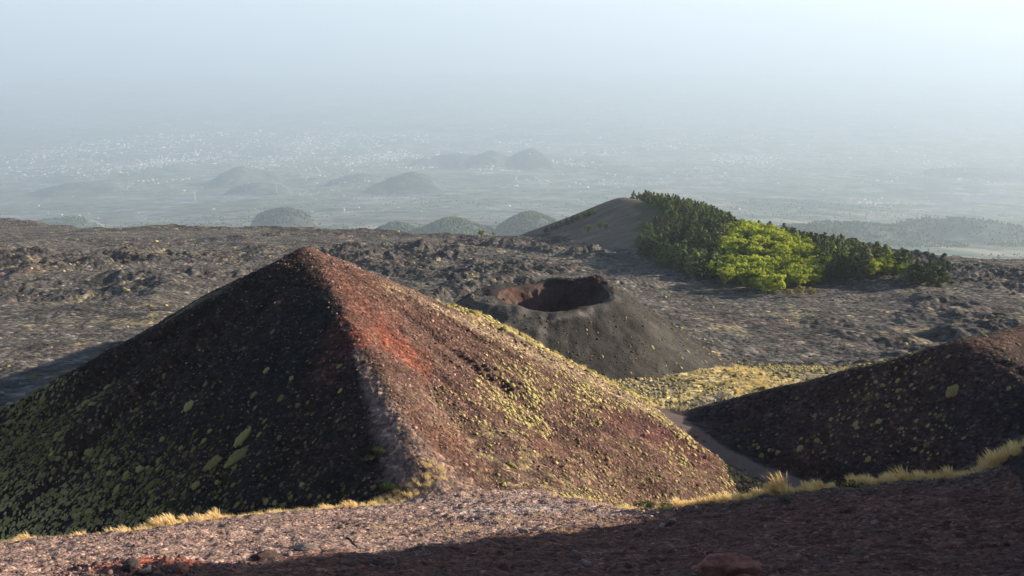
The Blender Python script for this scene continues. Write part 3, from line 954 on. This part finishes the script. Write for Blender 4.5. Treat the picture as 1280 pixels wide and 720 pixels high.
hp.append(np.stack([r_ * np.sin(a), r_ * np.cos(a)], 1))
hp = np.concatenate(hp); hp = hp[hp[:, 1] > 7600]
hp = np.column_stack([hp, land(hp[:, 0], hp[:, 1])])
size = .8 * np.minimum(rng.lognormal(0, .45, len(hp)), 1.8) * np.clip(hp[:, 1] / 18000, .6, 1.5)
big = rng.random(len(hp)) < .03
ang = rng.uniform(-.7, .7, len(hp))
app = size / hp[:, 1]
px, py = project(hp)
inside = (px > 5) & (px < 1275)
vis = np.zeros(len(hp), bool); sel = np.argsort(-app * inside)[:460]; vis[sel] = visible(hp[sel], 8)
pick = [i for i in sel if vis[i]][:300]
HM = []
for (L, W, H, R) in ((9, 6, 6, 2.5), (12, 7, 8, 3), (8, 7, 9, 2)):
    V, Fc = house_shape(L, W, H, R)
    me = mesh_of('house', (V, Fc), MT['plaster']); me.materials.append(MT['roof'])
    me.polygons.foreach_set('material_index', np.array([0, 0, 0, 0, 1, 1, 0, 0], np.int32)); HM.append(me)
for j, i in enumerate(pick):
    o = bpy.data.objects.new('house', HM[j % 3]); COL.objects.link(o)
    o.location = hp[i]; o.rotation_euler = (0, 0, ang[i]); s = size[i] * 1.1; o.scale = (s, s, s)
    tag(o, 'tiny pale house among the hazy settlements of the far plain', 'house', 'houses on the hazy plain')
rest = np.setdiff1d(np.arange(len(hp)), pick)
sc3 = size[rest][:, None] * np.where(big[rest][:, None], np.array([[2.6, 2.2, 1.2]]), np.array([[1.0, 1.0, 1.1]]))
merged('town', [house_shape(9, 7, 7, 2.5), house_shape(13, 8, 11, .6), house_shape(10, 8, 9, 2)], hp[rest], sc3, ang[rest], MT['towns'], tint=rng.random(len(rest)))
# two power masts
def mast(P, h, label):
    t = empty('power_mast', P)
    V = []; Fc = []
    def bar(p, q, w_):
        p = np.array(p, float); q = np.array(q, float); d = q - p; d /= np.linalg.norm(d)
        a = np.cross(d, [.3, .5, .8]); a /= np.linalg.norm(a); b = np.cross(d, a); i = len(V)
        for e in (p, q):
            for s, u in ((-1, -1), (1, -1), (1, 1), (-1, 1)): V.append(e + a * s * w_ + b * u * w_)
        for m in range(4): Fc.append((i + m, i + (m + 1) % 4, i + 4 + (m + 1) % 4, i + 4 + m))
    lev = [0, .25, .5, .72, .9, 1.0]; wd = [.085, .06, .042, .028, .02, .004]
    for a in range(5):
        z0, z1, w0, w1 = lev[a] * h, lev[a + 1] * h, wd[a] * h, wd[a + 1] * h
        cs = [(-1, -1), (1, -1), (1, 1), (-1, 1)]
        for m in range(4):
            c0, c1 = cs[m], cs[(m + 1) % 4]
            bar((c0[0] * w0, c0[1] * w0, z0), (c0[0] * w1, c0[1] * w1, z1), .35)
            bar((c0[0] * w0, c0[1] * w0, z0), (c1[0] * w1, c1[1] * w1, z1), .22)
    o = link_mesh('lattice', V, Fc, MT['mast'], t)
    for zz, L in ((.72, .2), (.84, .16), (.94, .11)):
        V.clear(); Fc.clear()
        bar((-L * h, 0, zz * h), (L * h, 0, zz * h), .4); bar((-L * h, 0, zz * h), (0, 0, zz * h + .05 * h), .2); bar((L * h, 0, zz * h), (0, 0, zz * h + .05 * h), .2)
        link_mesh('crossarm', V, Fc, MT['mast'], t)
    tag(t, label, 'power mast')
k = N('galvanised_steel'); k.bsdf((.6, .6, .6), .5, .4); MT['mast'] = k.m
for a, b, h, lab in ((244, 251, 95, 'pale lattice power mast below the small far cones'), (346, 240, 85, 'fainter lattice power mast standing beyond the lava field')):
    p = hit_far(a, b)
    if p is not None: mast(p, h, lab)

# ------------------------------------------------------------------ cushion plants of the slopes
print('cushions')
def scatter(x0, x1, y0, y1, n):
    X = rng.uniform(x0, x1, n); Y = rng.uniform(y0, y1, n); Z, G, D = land(X, Y, True); return X, Y, Z, G, D
CP, CS, CT, CW = [], [], [], []                # position, size, tint, place
X, Y, Z, G, D = scatter(-62, 38, 70, 135, 110000)
dx = X - PEAK[0]; dy = Y - PEAK[1]
f1 = .505 * (dx - 1.8) - .071 * dy; f2 = -.39 * (dx - bend_(dx, dy)) - .43 * dy; f3 = -.578 * dx + .15 * dy
d = PEAK[2] - Z
nz = fbm(X * .13, Y * .13, 3, 401); nf = fbm(X * .5, Y * .5, 2, 405)
shade = (G == 1) & (f2 > f1 + .5) & (f2 > f3 - 1)
den = sstep(5.5, 17, d + 4.0 * nz) ** 2.0 * 1.0 + .5 * sstep(5, 12, d) * sstep(-.5, .35, -dx - 12 + 12 * nz - 0) * sstep(12, 30, -dx) * .25
den = np.maximum(den, .012 * sstep(2, 6, d))
rd, _, tt = seg_dist(X, Y, TRAIL)
k = shade & (rd > 1.0 + 2.2 * tt) & (rng.random(len(X)) < 1.25 * den * (1 - .5 * (nf < -.1)))
s = rng.lognormal(-2.42, .36, len(X)) * np.where(rng.random(len(X)) < .02, 2.0, 1)
CP.append(np.stack([X, Y, Z], 1)[k]); CS.append(s[k]); CT.append(np.clip(.12 + .2 * nz[k] + .75 * sstep(14, 20, d[k]) + rng.normal(size=k.sum()) * .12, 0, 1)); CW.append(np.zeros(k.sum(), int))  # dark tints carry the flank's shade; lowest cushions tinted up as if sunlit
lit = (G == 1) & (f1 > f2 + 2.0)
rd, _, tt = seg_dist(X, Y, TRAIL)
e, _, _ = seg_dist(X, Y, [tuple(FP[(770, 520)]), tuple(FP[(860, 560)])])
den = sstep(7, 13.5, d + 2.5 * nz + .12 * (dx - 18)) * sstep(2.5, 7, rd) * (.07 + .65 * sstep(-.08, .38, nz)) * (.35 + .65 * sstep(1.5, 3.5, e + nf))
den = den * (1 + 1.0 * sstep(13.5, 19, d))
k = lit & (rng.random(len(X)) < den * 1.5) & (D > 2)
s = np.minimum(rng.lognormal(-2.72, .55, len(X)), .2)
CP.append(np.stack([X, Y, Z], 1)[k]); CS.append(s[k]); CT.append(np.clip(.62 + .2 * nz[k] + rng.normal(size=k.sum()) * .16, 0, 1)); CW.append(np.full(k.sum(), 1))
X, Y, Z, G, D = scatter(8, 80, 85, 135, 40000)
nz = fbm(X * .10, Y * .10, 3, 411)
den = .03 + .20 * sstep(-.1, .4, nz) + .06 * sstep(7, 3, D)
k = (G == 2) & (rng.random(len(X)) < den * .7) & (D > 2.6)
s = rng.lognormal(-2.25, .42, len(X)) * np.where(rng.random(len(X)) < .04, 1.9, 1)
CP.append(np.stack([X, Y, Z], 1)[k]); CS.append(s[k]); CT.append(np.clip(.3 + .3 * nz[k] + rng.normal(size=k.sum()) * .12, 0, 1)); CW.append(np.full(k.sum(), 2))
X, Y, Z, G, D = scatter(-14, 75, 128, 262, 52000)
nz = fbm(X * .06, Y * .06, 3, 421); r = np.hypot(X - C2[0], Y - C2[1])
den = np.where(G == 5, .22 * sstep(-.2, .4, nz) + .10, 0) * sstep(262, 215, Y) + np.where(G == 4, .03 * sstep(18, 30, r) + .01 * (r > 13.5), 0)
rb, _, _ = seg_dist(X, Y, RIDGEB)
den = den + .6 * (G == 5) * sstep(7, 4.5, rb) * (rb > 2.2) * (Y > np.interp(X, RBX, RBY))
k = (rng.random(len(X)) < den) & (D > 2)
s = rng.lognormal(-1.6, .35, len(X)) * np.where(G == 4, .6, 1)
CP.append(np.stack([X, Y, Z], 1)[k]); CS.append(s[k]); CT.append(np.clip(.6 + .3 * nz[k] + rng.normal(size=k.sum()) * .15, 0, 1)); CW.append(np.where(G[k] == 4, 4, 3))
# clumps on the lava field
X, Y, Z, G, D = scatter(-320, 380, 240, 900, 26000)
nz = fbm(X * .02, Y * .02, 3, 431)
k = (G == 5) & (rng.random(len(X)) < .01 + .16 * sstep(.1, .5, nz)) & (Y > 250)
s = rng.lognormal(-.95, .45, len(X))
CP.append(np.stack([X, Y, Z], 1)[k]); CS.append(s[k]); CT.append(np.clip(.6 + rng.normal(size=k.sum()) * .2, 0, 1)); CW.append(np.full(k.sum(), 5))
CP = np.concatenate(CP); CS = np.concatenate(CS); CT = np.concatenate(CT); CW = np.concatenate(CW)
px, py = project(CP)
print('cushions', len(CP), np.bincount(CW))
NR = normal_at(CP[:, 0], CP[:, 1])
DOWN = np.arctan2(NR[:, 1], NR[:, 0])
STR = 1 + np.clip(np.hypot(NR[:, 0], NR[:, 1]) * 1.6, 0, 1) * rng.uniform(.1, .8, len(CP))
app = CS / CP[:, 1] * ((px > 5) & (px < 1275) & (py > 100) & (py < 715))
app = app * (NR[:, 2] > .74)
cand = np.argsort(-app)[:900]
vis = visible(CP[cand], .25)
big = [i for i in cand[vis]][:270]
CLAB = ['green grey cushion plant on the shaded flank of the red cone', 'yellow green cushion plant on the sunlit face of the red cone', 'olive cushion plant on the shaded ridge right of the path',
        'straw yellow cushion plant on the slope below the crater cone', 'small pale cushion plant on the black flank of the crater cone', 'pale shrubby clump on the dark lava field']
CGRP = ['cushions on the shaded flank', 'cushions on the sunlit face', 'cushions on the shaded ridge', 'cushions below the crater cone', 'cushions on the crater cone', 'clumps on the lava field']
CM = [mesh_of('cushion_plant', cushion_shape(3, 700 + i), MT['cushion']) for i in range(6)]
def place_cushion(P, s, stretch, yaw, nrm, label, group, z=1.0):
    from mathutils import Vector
    o = bpy.data.objects.new('cushion_plant', CM[rng.integers(6)]); COL.objects.link(o)
    o.location = P
    q = Vector((0, 0, 1)).rotation_difference(Vector(nrm)); o.rotation_mode = 'QUATERNION'
    from mathutils import Quaternion
    o.rotation_quaternion = q @ Quaternion((0, 0, 1), yaw)
    o.scale = (s * stretch, s, s * z)
    return tag(o, label, 'plant', group)
for i in big: place_cushion(CP[i], CS[i], STR[i], DOWN[i], NR[i], CLAB[CW[i]], CGRP[CW[i]])
for a, b, s, st, lab in ((304, 547, .95, 2.3, 'long grey green mat on the shaded flank, upper of two big ones'), (298, 571, 1.15, 2.2, 'largest olive mat low on the shaded flank, lower of two big ones'),
                         (266, 580, .9, 2.0, 'olive mat left of the largest one on the shaded flank'), (333, 463, .42, 1.7, 'pale oval cushion alone high on the dark flank'),
                         (364, 473, .42, 1.3, 'roundish grey cushion right of the pale oval one on the dark flank'), (317, 494, .45, 1.8, 'grey green cushion in the middle of the dark flank'),
                         (351, 498, .42, 1.8, 'grey green cushion beside a tawny one on the dark flank'), (372, 507, .42, 1.2, 'tawny cushion among the grey ones on the dark flank'),
                         (424, 458, .32, 2.0, 'slim pale cushion just left of the front ridge'), (425, 489, .34, 1.8, 'pale cushion close under the pale trodden ridge'),
                         (546, 487, .34, 1.2, 'left of two bright cushions near the front ridge on the lit face'), (554, 485, .40, 1.2, 'right of two bright cushions near the front ridge on the lit face'),
                         (613, 510, .3, 1.2, 'bright cushion upper centre of the lit face'), (634, 520, .3, 1.2, 'round pale cushion in the centre of the lit face'),
                         (611, 557, .42, 1.6, 'bright yellow cushion low on the lit face'), (640, 582, .5, 2.0, 'long bright yellow mat low on the lit face'),
                         (1021, 551, .6, 1.1, 'round olive cushion alone on the black part of the shaded ridge'), (1000, 561, .65, 1.3, 'broad olive cushion left of the round one on the shaded ridge'),
                         (972, 566, .5, 1.2, 'dark green cushion low on the shaded ridge by the path'), (1071, 535, .5, 1.0, 'pale olive cushion upper right on the shaded ridge')):
    p = hit(a, b)
    if p is None: continue
    nn = normal_at(p[0:1], p[1:2])[0]; s = s * .5
    place_cushion(p, s, st, math.atan2(nn[1], nn[0]), nn, lab, None)
rest = np.setdiff1d(np.nonzero(NR[:, 2] > .74)[0], big)
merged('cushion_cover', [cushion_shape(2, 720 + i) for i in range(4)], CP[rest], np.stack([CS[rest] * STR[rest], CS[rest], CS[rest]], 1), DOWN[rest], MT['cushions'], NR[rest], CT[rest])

# ------------------------------------------------------------------ loose stones
print('stones')
def stone_scatter(x0, x1, y0, y1, n, ok, s0, sig):
    X, Y, Z, G, D = scatter(x0, x1, y0, y1, n)
    k = ok(X, Y, Z, G, D)
    return np.stack([X, Y, Z], 1)[k], rng.lognormal(math.log(s0), sig, k.sum())
SP = []
SP.append(stone_scatter(-26, 30, 37, 62, 26000, lambda X, Y, Z, G, D: (G == 0) & (fbm(X * .25, Y * .25, 3, 451) > rng.uniform(-.5, .45, len(X))), .045, .5))
SP.append(stone_scatter(6, 30, 52, 60, 9000, lambda X, Y, Z, G, D: (G == 0) & (rng.random(len(X)) < sstep(-4.5, -.5, Y - np.interp(X, CR[:, 0], CR[:, 1]))), .075, .5))
SP.append(stone_scatter(-12, 9, 56, 84, 8000, lambda X, Y, Z, G, D: (G == 0), .042, .5))
SP.append(stone_scatter(-24, 35, 82, 128, 20000, lambda X, Y, Z, G, D: (G == 1) & (.505 * (X - PEAK[0] - 1.8) - .071 * (Y - PEAK[1]) > -.39 * (X - PEAK[0]) - .43 * (Y - PEAK[1])) & (fbm(X * .2, Y * .2, 3, 455) > rng.uniform(-.4, .6, len(X))), .085, .5))
SP.append(stone_scatter(-60, 5, 75, 125, 9000, lambda X, Y, Z, G, D: (G == 1), .06, .5))
p0 = at(190, 716, 40)
SP.append(stone_scatter(p0[0] - 5, p0[0] + 5, 37, 43, 2500, lambda X, Y, Z, G, D: np.hypot((X - p0[0]) / 4, (Y - p0[1]) / 2.2) < 1, .06, .5))
Pq = np.concatenate([a for a, b in SP]); Sq = np.clip(np.concatenate([b for a, b in SP]), .03, .3)
Tq = rng.random(len(Pq)); Tq = np.where((Pq[:, 0] * .55 - (Pq[:, 1] - 46) * .62 + 4 > 1.0) & (Pq[:, 1] < 62), Tq * .5, Tq)  # stones inside the bank's painted shadow take darker tints
merged('gravel', [rock_shape(1, 800 + i, .5, 4) for i in range(8)], Pq, np.stack([Sq, Sq, Sq], 1), rng.uniform(0, 6.28, len(Pq)), MT['gravel'], tint=Tq)
Pq, Sq = stone_scatter(-22, 48, 165, 225, 12000, lambda X, Y, Z, G, D: (G == 4) & (np.hypot(X - C2[0], Y - C2[1]) > 12), .10, .45)
merged('cinder_gravel', [rock_shape(1, 812 + i, .5, 4) for i in range(5)], Pq, np.stack([Sq, Sq, Sq], 1), rng.uniform(0, 6.28, len(Pq)), rock_mat('grey_gravel', (.05, .046, .041), (.115, .105, .093), 1.2, True), tint=rng.random(len(Pq)) * .97)
# rubble of the lava field: blocks nobody could count
X, Y, Z, G, D = scatter(-260, 330, 205, 760, 16000)
k = (G == 5) & (fbm(X * .03, Y * .04, 3, 461) > rng.uniform(-.1, .5, len(X)))
Pl = np.stack([X, Y, Z], 1)[k]; Sl = np.clip(rng.lognormal(-.75, .5, k.sum()), .2, 2.2) * np.clip(Pl[:, 1] / 420, .55, 1.3)
merged('lava_rubble', [rock_shape(1, 820 + i, .6, 5) for i in range(6)], Pl, np.stack([Sl * 1.3, Sl, Sl * .8], 1), rng.uniform(0, 6.28, len(Pl)), MT['gravel2'] if 'gravel2' in MT else rock_mat('lava_block', (.045, .04, .038), (.115, .105, .092), .8, True), tint=rng.random(len(Pl)) * .9)

RM = {nm: [mesh_of('rock', rock_shape(4, 840 + i + 10 * j, .5, 9), MT[nm]) for i in range(4)] for j, nm in enumerate(('dark_rock', 'red_rock', 'pale_rock'))}
def rock(px_, py_, s, kind, label, group=None, sc=(1, 1, 1), sink=.25, rz=None, v=None):
    p = hit(px_, py_)
    if p is None: return
    o = bpy.data.objects.new('rock', RM[kind][rng.integers(4) if v is None else v]); COL.objects.link(o)
    o.location = (p[0], p[1], p[2] + s * sc[2] * (.5 - sink)); o.rotation_euler = (0, 0, rng.uniform(0, 6.28) if rz is None else rz)
    o.scale = (s * sc[0], s * sc[1], s * sc[2]); tag(o, label, 'rock', group)
rock(904, 717, 1.05, 'red_rock', 'big rust red boulder at the lower edge of the dark cinder bank', sc=(1.2, .75, 1.0), sink=.2, rz=.1, v=1)
rock(332, 664, .28, 'pale_rock', 'small pale stone standing alone on the trodden cinder', v=0)
rock(383, 686, .55, 'pale_rock', 'flat pale slab in the cinder with a ragged edge', sc=(1.3, .6, .45), rz=-.3, v=2)
rock(330, 696, .42, 'dark_rock', 'dark stone with a long shadow beside the pale slab', sc=(1.4, .7, .8), v=1)
rock(362, 694, .22, 'pale_rock', 'small pale stone just right of the dark shadowed one')
rock(427, 661, .3, 'pale_rock', 'upright pale stone near the weathered stick', sc=(.6, .6, 1.3))
rock(653, 665, .34, 'pale_rock', 'pale angular stone at the shadow edge of the cinder bank', sc=(1.2, .7, .9), v=3)
rock(748, 660, .3, 'pale_rock', 'pale stone right of the angular one along the shadow edge')
rock(165, 711, .42, 'dark_rock', 'black rock on the heap of red stones')
rock(208, 706, .38, 'red_rock', 'bright red stone on top of the red heap')
rock(228, 714, .3, 'red_rock', 'smaller red stone right on the red heap', sc=(1.2, 1, .8))
rock(182, 716, .26, 'pale_rock', 'pinkish stone beside the black rock on the red heap')
rock(456, 453, .33, 'dark_rock', 'black rock high on the pale trodden ridge')
rock(470, 705, .2, 'dark_rock', 'small dark stone below the shadow edge of the trodden cinder')
rock(840, 652, .25, 'pale_rock', 'pale lump upper left on the dark cinder bank')
rock(828, 659, .28, 'pale_rock', 'pale lump below another at the left of the dark cinder bank')
rock(979, 627, .35, 'dark_rock', 'knobbly dark clod on the crest below the tall grass')
rock(1094, 655, .24, 'pale_rock', 'pale stone alone on the right of the dark cinder bank')
rock(733, 706, .26, 'pale_rock', 'pale stone near the bottom of the dark cinder bank')
for a, b, s in ((580, 445, .4), (586, 448, .35), (592, 452, .45), (597, 458, .5), (601, 463, .55), (606, 458, .5), (611, 463, .5), (603, 469, .45), (612, 470, .45), (617, 474, .5), (598, 466, .4), (590, 461, .35), (620, 462, .35),
                (637, 482, .5), (642, 487, .45), (648, 486, .5), (655, 492, .4), (640, 478, .35), (652, 480, .35), (570, 438, .35), (545, 430, .3), (558, 445, .3), (547, 503, .35), (660, 480, .3), (565, 452, .3), (575, 458, .25)):
    rock(a, b, s * .62, 'dark_rock', 'dark angular rock strewn down the upper lit face of the red cone', 'rocks down the lit face')
for a, b, s in ((870, 545, .4), (882, 573, .4), (895, 570, .35), (930, 600, .4), (838, 560, .3), (805, 545, .35), (868, 582, .35), (880, 552, .3)):
    rock(a, b, s * .7, 'red_rock', 'reddish rock low on the right foot of the red cone', 'rocks at the right foot of the red cone')
# rough crags on the far right of the crater's rim and blocks inside it
for j in range(16):
    th = rng.uniform(.25, 1.35); rr = rng.uniform(9.6, 12.2)
    x, y = C2[0] + rr * math.cos(th), C2[1] + rr * math.sin(th); z = float(land(np.array([x]), np.array([y]))[0])
    o = bpy.data.objects.new('rock', RM['dark_rock'][j % 4]); COL.objects.link(o); s = rng.uniform(.25, .55)
    o.location = (x, y, z + s * .2); o.rotation_euler = (rng.uniform(-.3, .3), 0, rng.uniform(0, 6.28)); o.scale = (s, s, s * 1.2)
    tag(o, 'jagged dark crag on the back rim of the crater', 'rock', 'crags on the crater rim')
# stick lying on the trodden cinder
p = hit(441, 681)
V = []; Fc = []
for i in range(7):
    t = i / 6; r0 = .06 * (1 - .35 * t)
    for kx in range(7):
        a = 2 * math.pi * kx / 7; V.append((t * 1.1 - .55, r0 * math.cos(a) + .05 * math.sin(t * 4), r0 * math.sin(a) + .03 * math.sin(t * 9)))
for i in range(6):
    for kx in range(7): Fc.append((i * 7 + kx, i * 7 + (kx + 1) % 7, (i + 1) * 7 + (kx + 1) % 7, (i + 1) * 7 + kx))
o = link_mesh('stick', V, Fc, MT['wood'], smooth=True)
o.location = (p[0], p[1], p[2] + .06); o.rotation_euler = (0, .12, -.9)
tag(o, 'short weathered stick lying on the trodden cinder', 'stick')

# ------------------------------------------------------------------ dry grass
print('grass')
TM = [mesh_of('grass_tuft', tuft_shape(900 + i, 130, 1.0, .55), MT['straw']) for i in range(6)]
def crest_point(px_, off):
    """a point on the crest of the hillside seen in direction px_, off metres beyond it"""
    X = np.interp(px_, [c[0] for c in _c], CR[:, 0]); Y = np.interp(px_, [c[0] for c in _c], CR[:, 1]) + off
    Xs = X * Y / (Y - off)
    return np.array([Xs, Y, float(land(np.array([Xs]), np.array([Y]))[0])])
def tuft(px_, off, h, label, group=None):
    if group and vn(np.array([px_ * .045]), np.array([3.7]), 88)[0] < -.58: return None
    p = crest_point(px_, off)
    h = h * (1 + .35 * vn(np.array([px_ * .09]), np.array([8.1]), 89)[0])
    o = bpy.data.objects.new('grass_tuft', TM[rng.integers(6)]); COL.objects.link(o)
    o.location = p; o.rotation_euler = (0, 0, rng.uniform(-.5, .5)); o.scale = (h * .95, h * .95, h)
    return tag(o, label, 'grass tuft', group)
for q, off, h in [(rng.uniform(845, 1125), rng.uniform(-.6, 1.6), rng.uniform(.4, .8)) for _ in range(125)] + [(rng.uniform(1010, 1090), rng.uniform(.2, 1.5), rng.uniform(.8, 1.15)) for _ in range(16)] + [(rng.uniform(1115, 1275), rng.uniform(-.3, 1.6), rng.uniform(.6, 1.0)) for _ in range(36)]:
    tuft(q, off, h, 'tall golden grass tuft along the crest of the dark cinder bank', 'grass tufts on the right crest')
for q, h, lab in ((978, 1.35, 'tallest grass tuft with plumes leaning left over the path'), (1128, 1.35, 'tall plumed grass tuft on the crest right of the green shrub')):
    tuft(q, .6, h, lab)
for q, off, h in [(rng.uniform(195, 275), rng.uniform(-.3, 1.5), rng.uniform(.45, .85)) for _ in range(44)] + [(rng.uniform(400, 475), rng.uniform(-.2, 1.0), rng.uniform(.35, .65)) for _ in range(34)] + [(rng.uniform(500, 550), rng.uniform(-.2, .8), rng.uniform(.35, .6)) for _ in range(12)] + [(rng.uniform(20, 190), rng.uniform(-.2, 1.5), rng.uniform(.35, .7)) for _ in range(34)]:
    tuft(q, off, h, 'golden grass tuft on the crest in front of the shaded flank', 'grass tufts on the left crest')
GP_, GH = [], []
for q in np.concatenate([rng.uniform(-20, 560, 1100), rng.uniform(790, 1290, 1500), rng.uniform(690, 800, 60)]):
    off = rng.uniform(-.5, 2.6)
    if vn(np.array([q * .06]), np.array([off * .4]), 90)[0] < -.6: continue
    p = crest_point(q, off); GP_.append(p); GH.append(rng.uniform(.18, .48))
# low straw on the trail ridge, the apron and the middle of the trodden saddle
X, Y, Z, G, D = scatter(-8, 5, 52, 66, 500)
k = (G == 0) & (fbm(X * .4, Y * .4, 2, 481) > .25)
for a in np.stack([X, Y, Z], 1)[k]: GP_.append(a); GH.append(rng.uniform(.12, .28))
X, Y, Z, G, D = scatter(-14, 70, 128, 250, 22000)
rb, _, _ = seg_dist(X, Y, RIDGEB)
e1, _, _ = seg_dist(X, Y, [tuple(FP[(893, 440)]), tuple(FP[(985, 482)])]); e2, _, _ = seg_dist(X, Y, [tuple(FP[(895, 452)]), tuple(FP[(965, 484)])])
k = (G == 5) & (rng.random(len(X)) < .8 * sstep(3, 1, np.abs(rb - 4.2)) * (Y > np.interp(X, RBX, RBY)) + .6 * sstep(5, 1, np.minimum(e1, e2)) + .05)
for a in np.stack([X, Y, Z], 1)[k]: GP_.append(a); GH.append(rng.uniform(.35, .75))
GP_ = np.array(GP_); GH = np.array(GH)
print('grass', len(GP_))
merged('dry_grass', [tuft_shape(950 + i, 34, 1.0, .8, plume=False) for i in range(5)], GP_, np.stack([GH * 1.2, GH * 1.2, GH], 1), rng.uniform(-.6, .6, len(GP_)), MT['straws'], tint=rng.random(len(GP_)))

# ------------------------------------------------------------------ green shrubs
def shrub_shape(seed):
    r = np.random.default_rng(seed); C_ = []; R_2 = []
    for i in range(22):
        a = r.uniform(0, 6.28); q = math.sqrt(r.random()) * .8
        C_.append(np.array([q * math.cos(a), q * math.sin(a), .32 * (1 - q * q) + .12])); R_2.append(r.uniform(.18, .3))
    return leaf_cloud(r, C_, R_2, 40, .05, .8, .7)
SM = [mesh_of('shrub', shrub_shape(980 + i), MT['green']) for i in range(3)]
def shrub(p, s, lab, sc=(1, 1, 1)):
    o = bpy.data.objects.new('shrub', SM[rng.integers(3)]); COL.objects.link(o)
    o.location = p; o.scale = (s * sc[0], s * sc[1], s * sc[2]); o.rotation_euler = (0, 0, rng.uniform(0, 6)); tag(o, lab, 'shrub')
shrub(crest_point(806, -.3), .75, 'grey green low shrub at the left end of the grassy crest')
shrub(crest_point(833, .2), .55, 'dark low shrub right of the grey green one on the crest')
shrub(crest_point(1062, -.4), .95, 'green shrub under the tall golden grass of the crest')
shrub(crest_point(452, .5), .5, 'small green shrub among the grass near the trodden saddle')
for a, b, s, lab in ((475, 566, .8, 'green shrub on the shaded flank close to the ridge foot'), (488, 612, .9, 'green shrub in the shaded cinder beside the trodden saddle'), (462, 575, .6, 'smaller green shrub left of another near the ridge foot'),
                     (215, 634, .8, 'olive shrub low on the shaded flank behind the crest grass')):
    p = hit(a, b)
    if p is not None: shrub(p, s, lab)
print('done')
